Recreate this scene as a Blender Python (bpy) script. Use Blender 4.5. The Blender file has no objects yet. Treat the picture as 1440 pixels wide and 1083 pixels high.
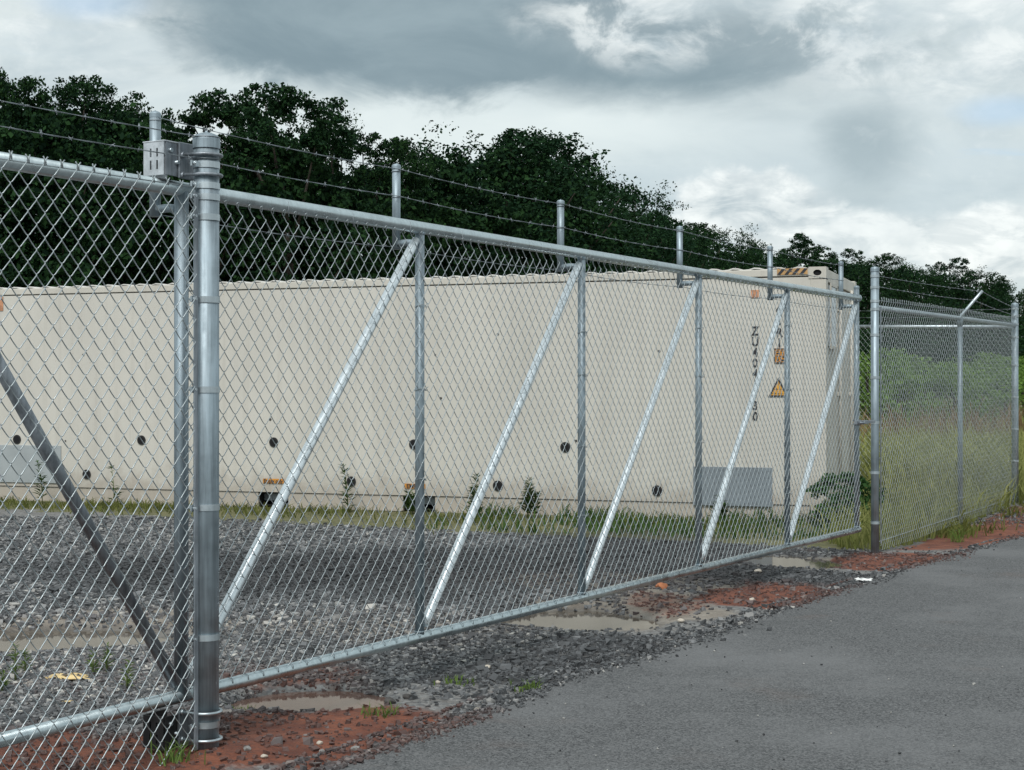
import bpy, math, random
import numpy as np
from mathutils import Vector, Matrix

random.seed(7)
rng = np.random.default_rng(7)
S = bpy.context.scene
C = S.collection
F = 2200.0          # focal length of the photograph in its own pixels (1440 wide)
EYE = 1.283         # camera height above the road
HY = 548.0          # horizon row

# ------------------------------------------------------------------ camera
cam_d = bpy.data.cameras.new('camera')
cam = bpy.data.objects.new('camera', cam_d)
C.objects.link(cam)
cam_d.sensor_width = 36.0
cam_d.lens = 36.0 * F / 1440.0
cam_d.clip_start = 0.1
cam_d.clip_end = 3000
cam.location = (0, 0, EYE)
cam.rotation_euler = (math.radians(90) + math.atan((HY - 541.5) / F), 0, 0)
S.camera = cam

# ------------------------------------------------------------------ light
SUN_AZ, SUN_EL = math.radians(192), math.radians(50)      # azimuth clockwise from +Y (behind the camera, to the left)
sd = bpy.data.lights.new('sun', 'SUN')
sun = bpy.data.objects.new('sun', sd)
C.objects.link(sun)
sd.energy = 2.2
sd.angle = math.radians(24)
sd.color = (1.0, 0.985, 0.955)
to_sun = Vector((math.sin(SUN_AZ) * math.cos(SUN_EL), math.cos(SUN_AZ) * math.cos(SUN_EL), math.sin(SUN_EL)))
sun.rotation_euler = to_sun.to_track_quat('Z', 'Y').to_euler()

S.view_settings.view_transform = 'Standard'
S.view_settings.look = 'None'
S.view_settings.gamma = 1.0
S.view_settings.use_curve_mapping = False
S.view_settings.exposure = 0.3


class NT:
    """short hand for building node trees"""
    def __init__(self, tree):
        self.t = tree
        self.n = tree.nodes
        self.l = tree.links

    def node(self, kind, **kw):
        nd = self.n.new(kind)
        for k, v in kw.items():
            setattr(nd, k, v)
        return nd

    def put(self, sock, v):
        if isinstance(v, bpy.types.NodeSocket):
            self.l.new(v, sock)
        else:
            if hasattr(sock.default_value, '__len__') and not hasattr(v, '__len__'):
                v = (v,) * len(sock.default_value)
            if hasattr(v, '__len__') and len(sock.default_value) == 4 and len(v) == 3:
                v = (*v, 1)
            sock.default_value = v

    def m(self, op, a, b=0.0, c=None, clamp=False):
        nd = self.node('ShaderNodeMath', operation=op, use_clamp=clamp)
        self.put(nd.inputs[0], a)
        self.put(nd.inputs[1], b)
        if c is not None:
            self.put(nd.inputs[2], c)
        return nd.outputs[0]

    def ss(self, v, a, b, lo=0.0, hi=1.0):
        nd = self.node('ShaderNodeMapRange', interpolation_type='SMOOTHSTEP')
        self.put(nd.inputs[0], v)
        for i, x in enumerate((a, b, lo, hi)):
            self.put(nd.inputs[1 + i], x)
        return nd.outputs[0]

    def mix(self, f, a, b, blend='MIX'):
        nd = self.node('ShaderNodeMix', data_type='RGBA', blend_type=blend)
        self.put(nd.inputs[0], f)
        self.put(nd.inputs[6], a)
        self.put(nd.inputs[7], b)
        return nd.outputs[2]

    def noise(self, vec, scale, detail=4, rough=0.55, dist=0.0, col=False):
        nd = self.node('ShaderNodeTexNoise')
        if vec is not None:
            self.l.new(vec, nd.inputs['Vector'])
        nd.inputs['Scale'].default_value = scale
        nd.inputs['Detail'].default_value = detail
        nd.inputs['Roughness'].default_value = rough
        nd.inputs['Distortion'].default_value = dist
        return nd.outputs['Color' if col else 'Fac']

    def mapping(self, vec, scale=(1, 1, 1), loc=(0, 0, 0)):
        nd = self.node('ShaderNodeMapping')
        self.l.new(vec, nd.inputs[0])
        nd.inputs['Scale'].default_value = scale
        nd.inputs['Location'].default_value = loc
        return nd.outputs[0]

    def vor(self, vec, scale, feature='F1', out='Distance'):
        nd = self.node('ShaderNodeTexVoronoi', feature=feature)
        self.l.new(vec, nd.inputs['Vector'])
        nd.inputs['Scale'].default_value = scale
        return nd.outputs[out]


# ------------------------------------------------------------------ sky
W = bpy.data.worlds.new('World')
S.world = W
W.use_nodes = True
w = NT(W.node_tree)
w.n.clear()
sky = w.node('ShaderNodeTexSky', sky_type='NISHITA', sun_disc=False)
sky.sun_elevation = SUN_EL
sky.sun_rotation = SUN_AZ
tc = w.node('ShaderNodeTexCoord').outputs['Generated']
sep = w.node('ShaderNodeSeparateXYZ')
w.l.new(tc, sep.inputs[0])
az = w.m('ARCTAN2', sep.outputs[0], sep.outputs[1])
el = w.m('ARCSINE', sep.outputs[2])
vec = w.mapping(tc, (1, 1, 2.3))
n_big = w.noise(vec, 2.6, 5, 0.5, 0.2)
n_mid = w.noise(vec, 8.0, 6, 0.58, 0.6)
vec2 = w.mapping(tc, (1, 1, 2.6), (3.1, 1.7, 0.4))
n_fin = w.noise(vec2, 22.0, 7, 0.62, 0.5)
n_wrp = w.noise(w.mapping(tc, (1, 1, 1.5), (5.0, 2.0, 1.0)), 15.0, 8, 0.6, 0.5)
n_str = w.noise(w.mapping(tc, (1, 1, 7.0), (0.3, 4.0, 2.0)), 5.0, 7, 0.6, 0.6)
wrp = w.m('SUBTRACT', n_wrp, 0.5)


def cloud(px, py, rx, ry, soft, warp, lumpy=None):
    """a cloud bank round one direction of the sky: 1 inside, 0 outside, with a torn edge"""
    a0 = math.atan((px - 720) / F)
    e0 = math.atan((HY - py) / F * math.cos(a0))
    da = w.m('MULTIPLY', w.m('SUBTRACT', az, a0), F / rx)
    de = w.m('MULTIPLY', w.m('SUBTRACT', el, e0), F / ry)
    r = w.m('SQRT', w.m('ADD', w.m('MULTIPLY', da, da), w.m('MULTIPLY', de, de)))
    r = w.m('ADD', r, w.m('MULTIPLY', wrp, -warp))
    if lumpy is not None:
        r = w.m('ADD', r, w.m('MULTIPLY', w.m('SUBTRACT', lumpy, 0.35), 1.5))
    return w.ss(r, 1.0 - soft, 1.0 + soft, 1.0, 0.0)


def cmax(*a):
    r = a[0]
    for b in a[1:]:
        r = w.m('MAXIMUM', r, b)
    return r


def billow(scale, loc, detail=3.0):
    nd = w.node('ShaderNodeTexVoronoi', feature='F1')
    w.l.new(w.mapping(tc, (1, 1, 1.5), loc), nd.inputs['Vector'])
    nd.inputs['Scale'].default_value = scale
    nd.inputs['Detail'].default_value = detail
    nd.inputs['Roughness'].default_value = 0.6
    nd.normalize = True
    return nd.outputs['Distance']


bil3 = billow(7.0, (4.0, 1.1, 0.6), 3.0)
dark = cmax(cloud(560, 0, 350, 122, 0.22, 1.0, bil3), cloud(930, 78, 330, 60, 0.5, 1.3), w.m('MULTIPLY', cloud(1215, 200, 62, 66, 0.75, 1.9), 0.6),
            w.m('MULTIPLY', cloud(640, -190, 600, 170, 0.5, 1.2), 0.7), w.m('MULTIPLY', cloud(1100, 90, 160, 60, 0.8, 1.2), 0.55))
dark_any = w.m('MULTIPLY', w.ss(n_big, 0.52, 0.68), w.ss(el, 0.16, 0.30))
dark = w.m('MAXIMUM', dark, w.m('MULTIPLY', dark_any, 0.75))
bil = billow(13.0, (2.2, 0.7, 1.3))
brk = w.ss(w.noise(w.mapping(tc, (1, 1, 1.6), (1.0, 6.0, 2.0)), 20.0, 8, 0.62, 0.4), 0.40, 0.60)
puff_top = cmax(cloud(925, 18, 150, 60, 0.5, 1.6), cloud(1290, 40, 220, 85, 0.5, 1.6), w.m('MULTIPLY', cloud(70, 45, 170, 60, 0.6, 1.4), 0.75))
bil2 = billow(17.0, (0.4, 3.7, 2.3), 4.0)
puff_low = cmax(cloud(1060, 292, 100, 50, 0.18, 1.3, bil2), cloud(1405, 345, 95, 46, 0.22, 1.3, bil2), w.m('MULTIPLY', cloud(1240, 340, 120, 38, 0.3, 1.2, bil2), 0.8))
puff_any = w.m('MULTIPLY', w.m('MULTIPLY', w.ss(n_wrp, 0.54, 0.66), 0.6), w.m('SUBTRACT', 1.0, dark))
puff = cmax(puff_top, puff_low)
lum = w.ss(n_mid, 0.34, 0.66)
base = w.mix(lum, (4.3, 5.05, 5.3), (6.3, 6.9, 6.85))
base = w.mix(w.m('MULTIPLY', cloud(1130, 260, 330, 110, 0.6, 1.6), 0.6), base, (4.5, 5.35, 5.7))
base = w.mix(w.m('MULTIPLY', w.ss(n_str, 0.40, 0.62), 0.35), base, (5.4, 6.2, 6.5))
base = w.mix(w.m('MULTIPLY', cloud(650, 172, 380, 60, 0.7, 1.0), 0.75), base, (6.9, 7.55, 7.45))
soft = w.m('ADD', w.m('MULTIPLY', w.ss(bil, 0.12, 0.62), 0.65), w.m('MULTIPLY', w.ss(n_fin, 0.62, 0.36), 0.5))
white = w.mix(soft, (8.0, 8.35, 8.2), (4.2, 5.0, 5.35))
base = w.mix(w.m('MULTIPLY', dark, 0.95), base, w.mix(w.ss(n_mid, 0.28, 0.72), (1.75, 2.4, 2.7), (2.5, 3.25, 3.55)))
top_p = w.m('MULTIPLY', cmax(w.m('MULTIPLY', puff_top, w.m('MULTIPLY_ADD', brk, 0.85, 0.15)), puff_any), 0.88)
base = w.mix(top_p, base, white)
shade = w.m('ADD', w.m('MULTIPLY', w.ss(bil2, 0.20, 0.50), 0.62), w.m('MULTIPLY', w.ss(n_fin, 0.60, 0.40), 0.45))
base = w.mix(w.m('MULTIPLY', puff_low, 0.92), base, w.mix(shade, (8.4, 8.7, 8.5), (4.0, 4.7, 5.0)))
gap = w.m('MULTIPLY', w.ss(n_str, 0.62, 0.74), w.m('SUBTRACT', 1.0, w.m('MAXIMUM', dark, puff)))
gap2 = cmax(cloud(125, 0, 60, 22, 0.7, 1.2), cloud(1415, 155, 50, 16, 0.8, 1.4))
blue = w.mix(0.55, sky.outputs[0], (4.9, 6.6, 8.2))
base = w.mix(w.m('MULTIPLY', w.m('MAXIMUM', w.m('MULTIPLY', gap, 0.6), w.m('MULTIPLY', gap2, 0.7)), 0.8), base, blue)
final = w.mix(w.ss(el, -0.05, 0.0), (3.0, 3.3, 3.2), base)
final = w.mix(0.06, final, sky.outputs[0])
bg = w.node('ShaderNodeBackground')
bg.inputs['Strength'].default_value = 0.1
w.l.new(final, bg.inputs['Color'])
wo = w.node('ShaderNodeOutputWorld')
w.l.new(bg.outputs[0], wo.inputs['Surface'])


# ------------------------------------------------------------------ numpy helpers
def _hash(ix, iy, seed):
    n = (ix.astype(np.int64) * 374761393 + iy.astype(np.int64) * 668265263 + seed * 144665) & 0x7fffffff
    n = ((n ^ (n >> 13)) * 1274126177) & 0x7fffffff
    n = n ^ (n >> 16)
    return (n & 0xffff) / 65535.0


def vnoise(x, y, seed=0):
    ix, iy = np.floor(x), np.floor(y)
    fx, fy = x - ix, y - iy
    fx, fy = fx * fx * (3 - 2 * fx), fy * fy * (3 - 2 * fy)
    a, b = _hash(ix, iy, seed), _hash(ix + 1, iy, seed)
    c, d = _hash(ix, iy + 1, seed), _hash(ix + 1, iy + 1, seed)
    return (a * (1 - fx) + b * fx) * (1 - fy) + (c * (1 - fx) + d * fx) * fy


def fbm(x, y, sc, octv=4, seed=0):
    v, amp, tot = 0, 1.0, 0
    for o in range(octv):
        v = v + amp * vnoise(x * sc * 2 ** o + 17.3 * o, y * sc * 2 ** o - 9.1 * o, seed + o)
        tot += amp
        amp *= 0.5
    return v / tot - 0.5


def sstep(v, a, b):
    t = np.clip((v - a) / (b - a), 0, 1)
    return t * t * (3 - 2 * t)


def gpt(px, py, z=0.0):
    """ground point under a pixel of the photograph"""
    D = (EYE - z) * F / (py - HY)
    return (px - 720) / F * D, D


# ------------------------------------------------------------------ frames of the place
U = Vector((0.505, 0.863, 0)).normalized()      # along the gate, away from the camera
N = Vector((U.y, -U.x, 0))                      # out of the yard, towards the road
P0 = Vector((-1.175, 5.56, 0))                  # foot of the gate's first upright
GROT = math.atan2(U.y, U.x)
BAY = 1.524


def gate_sq(x, y):
    dx, dy = x - P0.x, y - P0.y
    return dx * U.x + dy * U.y, dx * N.x + dy * N.y


# road edge (world XY), runs beside the gate and bends a little away
ROAD = [(-14.0, -18.5), (-6.4, -5.0), (-2.35, 2.1), (-0.66, 5.25), (0.25, 6.95), (1.46, 8.95), (2.74, 11.1), (4.2, 13.35), (7.6, 18.2), (14.5, 27.0), (40, 56), (110, 130)]
RX = np.array([p[0] for p in ROAD])
RY = np.array([p[1] for p in ROAD])


def road_x(y):
    return np.interp(y, RY, RX)


BL = lambda px, py, rx, ry, z=0.0: (*gpt(px, py, z), rx / F * gpt(px, py, z)[1], abs(gpt(px, py - ry, z)[1] - gpt(px, py + ry, z)[1]) / 2)
PUDDLES = [BL(445, 980, 125, 18), BL(800, 866, 112, 17), BL(1110, 787, 70, 9), BL(60, 893, 210, 17)]
CLAY = [(BL(430, 1040, 200, 50), 1.0), (BL(1070, 838, 135, 20), 1.0), (BL(1260, 785, 130, 15), 1.0), (BL(100, 1068, 280, 58), 1.2), (BL(1390, 748, 120, 13), 0.95), (BL(400, 960, 130, 26), 0.55), (BL(930, 845, 60, 18), 0.5)]
DARKG = [(BL(760, 925, 220, 40), 1.0), (BL(1120, 812, 130, 10), 1.0), (BL(1150, 770, 90, 10), 0.7)]
WET = [(BL(560, 800, 520, 34), 1.0), (BL(880, 765, 180, 40), 1.0), (BL(120, 800, 160, 14), .6)]
TAN = [(BL(860, 822, 210, 22), 0.9), (BL(130, 880, 240, 25), 1.0), (BL(560, 880, 220, 26), 0.55), (BL(1120, 788, 90, 14), 0.8), (BL(860, 855, 130, 26), 0.9)]


def ell(x, y, b, warp=0.5, sc=1.6, seed=0):
    r = np.sqrt(((x - b[0]) / b[2]) ** 2 + ((y - b[1]) / b[3]) ** 2)
    return r + warp * 1.6 * fbm(x, y, sc, 4, seed)


def masks(x, y):
    s, q = gate_sq(x, y)
    pud = np.zeros_like(x)
    for i, b in enumerate(PUDDLES):
        pud = np.maximum(pud, 1 - sstep(ell(x, y, b, 0.42, 2.4, 3 + i), 0.65, 1.35))
    clay = np.zeros_like(x)
    for i, (b, a) in enumerate(CLAY):
        clay = np.maximum(clay, a * (1 - sstep(ell(x, y, b, 0.9, 2.1, 20 + i), 0.6, 1.25)))
    dk = np.zeros_like(x)
    for i, (b, a) in enumerate(DARKG):
        dk = np.maximum(dk, a * (1 - sstep(ell(x, y, b, 0.8, 2.0, 40 + i), 0.6, 1.3)))
    wet = np.zeros_like(x)
    for i, (b, a) in enumerate(WET):
        wet = np.maximum(wet, a * (1 - sstep(ell(x, y, b, 0.7, 1.2, 60 + i), 0.5, 1.4)))
    tan = np.zeros_like(x)
    for i, (b, a) in enumerate(TAN):
        tan = np.maximum(tan, a * (1 - sstep(ell(x, y, b, 0.8, 1.8, 80 + i), 0.5, 1.4)))
    return pud, np.clip(clay, 0, 1), dk, wet, np.clip(tan, 0, 1)


# container frame
CO = Vector((3.154, 15.7, -0.066))
CE1 = Vector((0.943, -0.332, 0)).normalized()
CE2 = Vector((-CE1.y, CE1.x, 0))
CROT = math.atan2(CE1.y, CE1.x)
CL, CH, CW = 12.19, 2.58, 2.44


def cont_xy(x, y):
    dx, dy = x - CO.x, y - CO.y
    return dx * CE1.x + dy * CE1.y, dx * CE2.x + dy * CE2.y      # along (negative = left), depth


def wall_at(px, py):
    r = (px - 720) / F
    t = (CO.x - CO.y * r) / (CE1.x - CE1.y * r)
    D = CO.y - CE1.y * t
    return -t, EYE + (HY - py) * D / F - CO.z


def ground_h(x, y, fine=True):
    x, y = np.asarray(x, float), np.asarray(y, float)
    pud = masks(x, y)[0]
    s, q = gate_sq(x, y)
    dr = x - road_x(y)                          # >0 on the road side
    h = 0.02 * fbm(x, y, 0.7, 3, 5) + (0.012 * fbm(x, y, 6.0, 3, 9) if fine else 0)
    h = h + 0.006 - 0.068 * pud
    cx, cd = cont_xy(x, y)
    near = np.exp(-((cd + 1.0) / 2.5) ** 2) * (cx > -16) * (cx < 3)
    h = h - 0.075 * near
    rise = sstep(y, 12.5, 18.5) * sstep(x, 2.6, 5.0)
    h = h + 0.06 * rise
    gp = np.exp(-(((x + 1.05) / 0.22) ** 2 + ((y - 5.5) / 0.25) ** 2))
    h = h + 0.03 * gp
    far = sstep(y, 30, 160)
    h = h + far * 1.0 * sstep(x, 0, 40)
    h = np.where(dr > -0.02, h * 0 - 0.05, h * (1 - 0.6 * sstep(dr, -0.35, -0.02)) - 0.012 * sstep(dr, -0.3, -0.02))
    return h


def gh(x, y):
    return float(ground_h(np.array([x]), np.array([y]))[0])


# ------------------------------------------------------------------ object helpers
def link_mesh(name, me, mat=None, parent=None, loc=None, rotz=0.0):
    o = bpy.data.objects.new(name, me)
    C.objects.link(o)
    if mat is not None and not me.materials:
        for m_ in (mat if isinstance(mat, (list, tuple)) else [mat]):
            me.materials.append(m_)
    if parent is not None:
        o.parent = parent
    if loc is not None:
        o.location = loc
    o.rotation_euler.z = rotz
    return o


def np_mesh(name, verts, faces, smooth=False):
    """verts (n,3), faces (m,k) all alike"""
    me = bpy.data.meshes.new(name)
    verts = np.ascontiguousarray(verts, np.float32)
    faces = np.ascontiguousarray(faces, np.int32)
    m_, k = faces.shape
    me.vertices.add(len(verts))
    me.vertices.foreach_set('co', verts.ravel())
    me.loops.add(m_ * k)
    me.loops.foreach_set('vertex_index', faces.ravel())
    me.polygons.add(m_)
    me.polygons.foreach_set('loop_start', np.arange(0, m_ * k, k, dtype=np.int32))
    me.update(calc_edges=True)
    me.polygons.foreach_set('use_smooth', np.full(m_, smooth, bool))
    me.update()
    return me


class MB:
    """collects tubes, boxes and prisms for one mesh"""
    def __init__(self):
        self.v, self.f, self.sm, self.mi = [], [], [], []

    def add(self, vs, fs, smooth=False, mi=0):
        b = len(self.v)
        self.v += [tuple(v) for v in vs]
        for f in fs:
            self.f.append([b + i for i in f])
            self.sm.append(smooth)
            self.mi.append(mi)

    def box(self, c, size, mi=0, rot=None, bevel=0.0):
        cx, cy, cz = c
        hx, hy, hz = [a / 2 for a in size]
        b = min(bevel, hx * .45, hy * .45, hz * .45)
        if b <= 0:
            vs = [(sx * hx, sy * hy, sz * hz) for sz in (-1, 1) for sy in (-1, 1) for sx in (-1, 1)]
            fs = [(0, 2, 3, 1), (4, 5, 7, 6), (0, 1, 5, 4), (2, 6, 7, 3), (0, 4, 6, 2), (1, 3, 7, 5)]
        else:
            ring = lambda X, Y, z: [(-X + b, -Y, z), (X - b, -Y, z), (X, -Y + b, z), (X, Y - b, z), (X - b, Y, z), (-X + b, Y, z), (-X, Y - b, z), (-X, -Y + b, z)]
            vs = ring(hx - b, hy - b, -hz) + ring(hx, hy, -hz + b) + ring(hx, hy, hz - b) + ring(hx - b, hy - b, hz)
            fs = [tuple(range(7, -1, -1)), tuple(range(24, 32))]
            for r in range(3):
                for i in range(8):
                    j = (i + 1) % 8
                    fs.append((r * 8 + i, r * 8 + j, r * 8 + 8 + j, r * 8 + 8 + i))
        vs = [Vector(v) for v in vs]
        if rot is not None:
            vs = [rot @ v for v in vs]
        self.add([v + Vector(c) for v in vs], fs, False, mi)

    def tube(self, pts, r, n=12, cap=True, mi=0, smooth=True, closed=False):
        pts = [Vector(p) for p in pts]
        rs = r if isinstance(r, (list, tuple)) else [r] * len(pts)
        m_ = len(pts)
        vs, prev = [], None
        for i, p in enumerate(pts):
            a = pts[(i - 1) % m_] if (closed or i > 0) else p
            b = pts[(i + 1) % m_] if (closed or i < m_ - 1) else p
            t = (b - a).normalized()
            if prev is None:
                x = t.orthogonal().normalized()
            else:
                x = prev - t * prev.dot(t)
                x = x.normalized() if x.length > 1e-6 else t.orthogonal().normalized()
            prev = x
            y = t.cross(x)
            for k in range(n):
                an = 2 * math.pi * k / n
                vs.append(p + (x * math.cos(an) + y * math.sin(an)) * rs[i])
        fs = []
        for i in range(m_ if closed else m_ - 1):
            i2 = (i + 1) % m_
            for k in range(n):
                k2 = (k + 1) % n
                fs.append((i * n + k, i * n + k2, i2 * n + k2, i2 * n + k))
        self.add(vs, fs, smooth, mi)
        if cap and not closed:
            b = len(self.v) - len(vs)
            self.f.append([b + k for k in range(n - 1, -1, -1)]); self.sm.append(False); self.mi.append(mi)
            self.f.append([b + (m_ - 1) * n + k for k in range(n)]); self.sm.append(False); self.mi.append(mi)

    def lathe(self, c, prof, n=24, mi=0, smooth=True):
        """profile [(r, z)] turned round the vertical through c"""
        vs, fs = [], []
        for r, z in prof:
            for k in range(n):
                a = 2 * math.pi * k / n
                vs.append((c[0] + r * math.cos(a), c[1] + r * math.sin(a), c[2] + z))
        for i in range(len(prof) - 1):
            for k in range(n):
                k2 = (k + 1) % n
                fs.append((i * n + k, i * n + k2, (i + 1) * n + k2, (i + 1) * n + k))
        self.add(vs, fs, smooth, mi)

    def prism(self, pts, y0, y1, mi=0):
        """outline in local XZ pushed from y0 to y1"""
        n = len(pts)
        vs = [(p[0], y0, p[1]) for p in pts] + [(p[0], y1, p[1]) for p in pts]
        fs = [tuple(range(n)), tuple(range(2 * n - 1, n - 1, -1))]
        for i in range(n):
            j = (i + 1) % n
            fs.append((i, n + i, n + j, j))
        self.add(vs, fs, False, mi)

    def build(self, name, mat, parent=None, loc=None, rotz=0.0):
        me = bpy.data.meshes.new(name)
        me.from_pydata(self.v, [], self.f)
        me.polygons.foreach_set('use_smooth', self.sm)
        for m_ in (mat if isinstance(mat, (list, tuple)) else [mat]):
            me.materials.append(m_)
        me.polygons.foreach_set('material_index', self.mi)
        import bmesh
        bm = bmesh.new()
        bm.from_mesh(me)
        bmesh.ops.recalc_face_normals(bm, faces=bm.faces[:])
        bm.to_mesh(me)
        bm.free()
        me.update()
        return link_mesh(name, me, None, parent, loc, rotz)


def tag(o, label=None, cat=None, group=None, kind=None):
    if label:
        o['label'] = label
    if cat:
        o['category'] = cat
    if group:
        o['group'] = group
    if kind:
        o['kind'] = kind
    return o


def thing(name, label, cat, loc, rotz=0.0, group=None):
    o = bpy.data.objects.new(name, None)
    o.empty_display_size = 0.2
    C.objects.link(o)
    o.location = loc
    o.rotation_euler.z = rotz
    return tag(o, label, cat, group)


def copy_tree(o, parent=None):
    c = o.copy()
    C.objects.link(c)
    if parent is not None:
        c.parent = parent
    for ch in list(o.children):
        copy_tree(ch, c)
    return c


def attr(me, name, data, dom='POINT'):
    a = me.attributes.new(name, 'FLOAT', dom)
    a.data.foreach_set('value', np.ascontiguousarray(data, np.float32))


# ------------------------------------------------------------------ materials
def new_mat(name):
    m_ = bpy.data.materials.new(name)
    m_.use_nodes = True
    t = NT(m_.node_tree)
    t.n.clear()
    b = t.node('ShaderNodeBsdfPrincipled')
    o = t.node('ShaderNodeOutputMaterial')
    t.l.new(b.outputs[0], o.inputs[0])
    t.b = b
    t.out = o
    return m_, t


def bump(t, height, strength=0.3, dist=0.01):
    nd = t.node('ShaderNodeBump')
    nd.inputs['Strength'].default_value = strength
    nd.inputs['Distance'].default_value = dist
    t.l.new(height, nd.inputs['Height'])
    t.l.new(nd.outputs[0], t.b.inputs['Normal'])


def coords(t, which='Object'):
    return t.node('ShaderNodeTexCoord').outputs[which]


def galv(name, base=(0.50, 0.545, 0.57), rough=0.36, var=0.10, metallic=0.9, streak=True):
    m_, t = new_mat(name)
    v = coords(t)
    n1 = t.noise(t.mapping(v, (60, 60, 3.0) if streak else (25, 25, 25)), 1.0, 4, 0.6)
    n2 = t.noise(v, 9.0, 5, 0.6)
    sp = t.vor(v, 120.0, out='Color')
    k = t.m('ADD', t.m('MULTIPLY', n1, 0.6), t.m('MULTIPLY', n2, 0.4))
    lo = tuple(c * (1 - 2.2 * var) for c in base)
    hi = tuple(min(1, c * (1 + 1.6 * var)) for c in base)
    col = t.mix(t.ss(k, 0.32, 0.68), lo, hi)
    sepc = t.node('ShaderNodeSeparateColor')
    t.l.new(sp, sepc.inputs[0])
    col = t.mix(t.m('MULTIPLY', sepc.outputs[0], 0.14), col, (0.30, 0.34, 0.37))
    t.put(t.b.inputs['Base Color'], col)
    t.put(t.b.inputs['Metallic'], metallic)
    t.put(t.b.inputs['Roughness'], t.ss(n2, 0.3, 0.7, rough - 0.08, rough + 0.14))
    bump(t, n1, 0.08, 0.002)
    return m_


M_GALV = galv('galvanised_steel', (0.31, 0.375, 0.415), 0.52, 0.16, 0.7)
M_RAIL = galv('gate_aluminium', (0.57, 0.645, 0.665), 0.30, 0.06, 0.95)
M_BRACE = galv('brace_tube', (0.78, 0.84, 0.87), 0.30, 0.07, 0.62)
M_WIRE = galv('fence_wire', (0.40, 0.445, 0.46), 0.40, 0.05, 0.62, False)
M_BARB = galv('barbed_wire_steel', (0.27, 0.30, 0.32), 0.5, 0.1, 0.8, False)
M_BAND = galv('band_steel', (0.52, 0.58, 0.61), 0.42, 0.08)
M_DULL = galv('dull_and_shaded_steel', (0.30, 0.33, 0.36), 0.5, 0.2, 0.8)  # dull fittings; also paints shade on the left brace and upper roller side
M_BOX = galv('roller_box_steel', (0.60, 0.63, 0.66), 0.45, 0.12, 0.6, False)


def simple(name, col, rough=0.6, metallic=0.0, var=0.15, sc=8.0, bmp=0.0, spec=None):
    m_, t = new_mat(name)
    v = coords(t)
    n = t.noise(v, sc, 6, 0.6)
    lo = tuple(c * (1 - var) for c in col)
    hi = tuple(min(1, c * (1 + var)) for c in col)
    t.put(t.b.inputs['Base Color'], t.mix(t.ss(n, 0.3, 0.7), lo, hi))
    t.put(t.b.inputs['Roughness'], rough)
    t.put(t.b.inputs['Metallic'], metallic)
    if spec is not None:
        t.put(t.b.inputs['Specular IOR Level'], spec)
    if bmp:
        bump(t, n, bmp, 0.01)
    return m_


M_BLACK = simple('black_rubber_and_shade', (0.012, 0.012, 0.013), 0.6)  # wheels; also paints shade on the low roller box and vent discs
M_HOLE = simple('hole_shade_black', (0.004, 0.004, 0.005), 0.9)  # near-black colour painted for the shade inside openings
M_PRINT = simple('black_print', (0.025, 0.025, 0.03), 0.6)
M_GREYP = simple('grey_plate_paint', (0.185, 0.215, 0.24), 0.55, 0, 0.10, 3.0)
M_GREYL = simple('pale_grey_plate_paint', (0.33, 0.36, 0.37), 0.55, 0, 0.08, 3.0)
M_ORANGE = simple('orange_sign_paint', (0.55, 0.24, 0.04), 0.5, 0, 0.18, 14.0)
M_AMBER = simple('amber_sign_paint', (0.60, 0.31, 0.05), 0.5, 0, 0.15, 14.0)
M_RUST = simple('worn_red_paint', (0.50, 0.24, 0.13), 0.7, 0, 0.3, 20.0)
M_GLASS = simple('smoky_panel', (0.44, 0.49, 0.52), 0.25, 0, 0.25, 5.0)
M_PAPER = simple('white_paper', (0.78, 0.79, 0.78), 0.7, 0, 0.06, 20.0)
M_LEAFPAPER = simple('tan_scrap', (0.58, 0.44, 0.22), 0.8, 0, 0.3, 12.0)
M_BARK = simple('bark', (0.055, 0.045, 0.036), 0.9, 0, 0.4, 6.0, 0.5)
M_STEM = simple('green_stem', (0.10, 0.13, 0.045), 0.7)
M_CLAYSTONE = simple('orange_clay_lump', (0.42, 0.16, 0.075), 0.85, 0, 0.25, 14.0, 0.3)
M_PALESTONE = simple('pale_stone', (0.50, 0.45, 0.38), 0.8, 0, 0.2, 20.0, 0.3)
M_GREYSTONE = simple('grey_stone', (0.24, 0.235, 0.225), 0.8, 0, 0.25, 20.0, 0.3)
M_DARKSTONE = simple('dark_stone', (0.06, 0.055, 0.052), 0.75, 0, 0.3, 20.0, 0.3)


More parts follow.
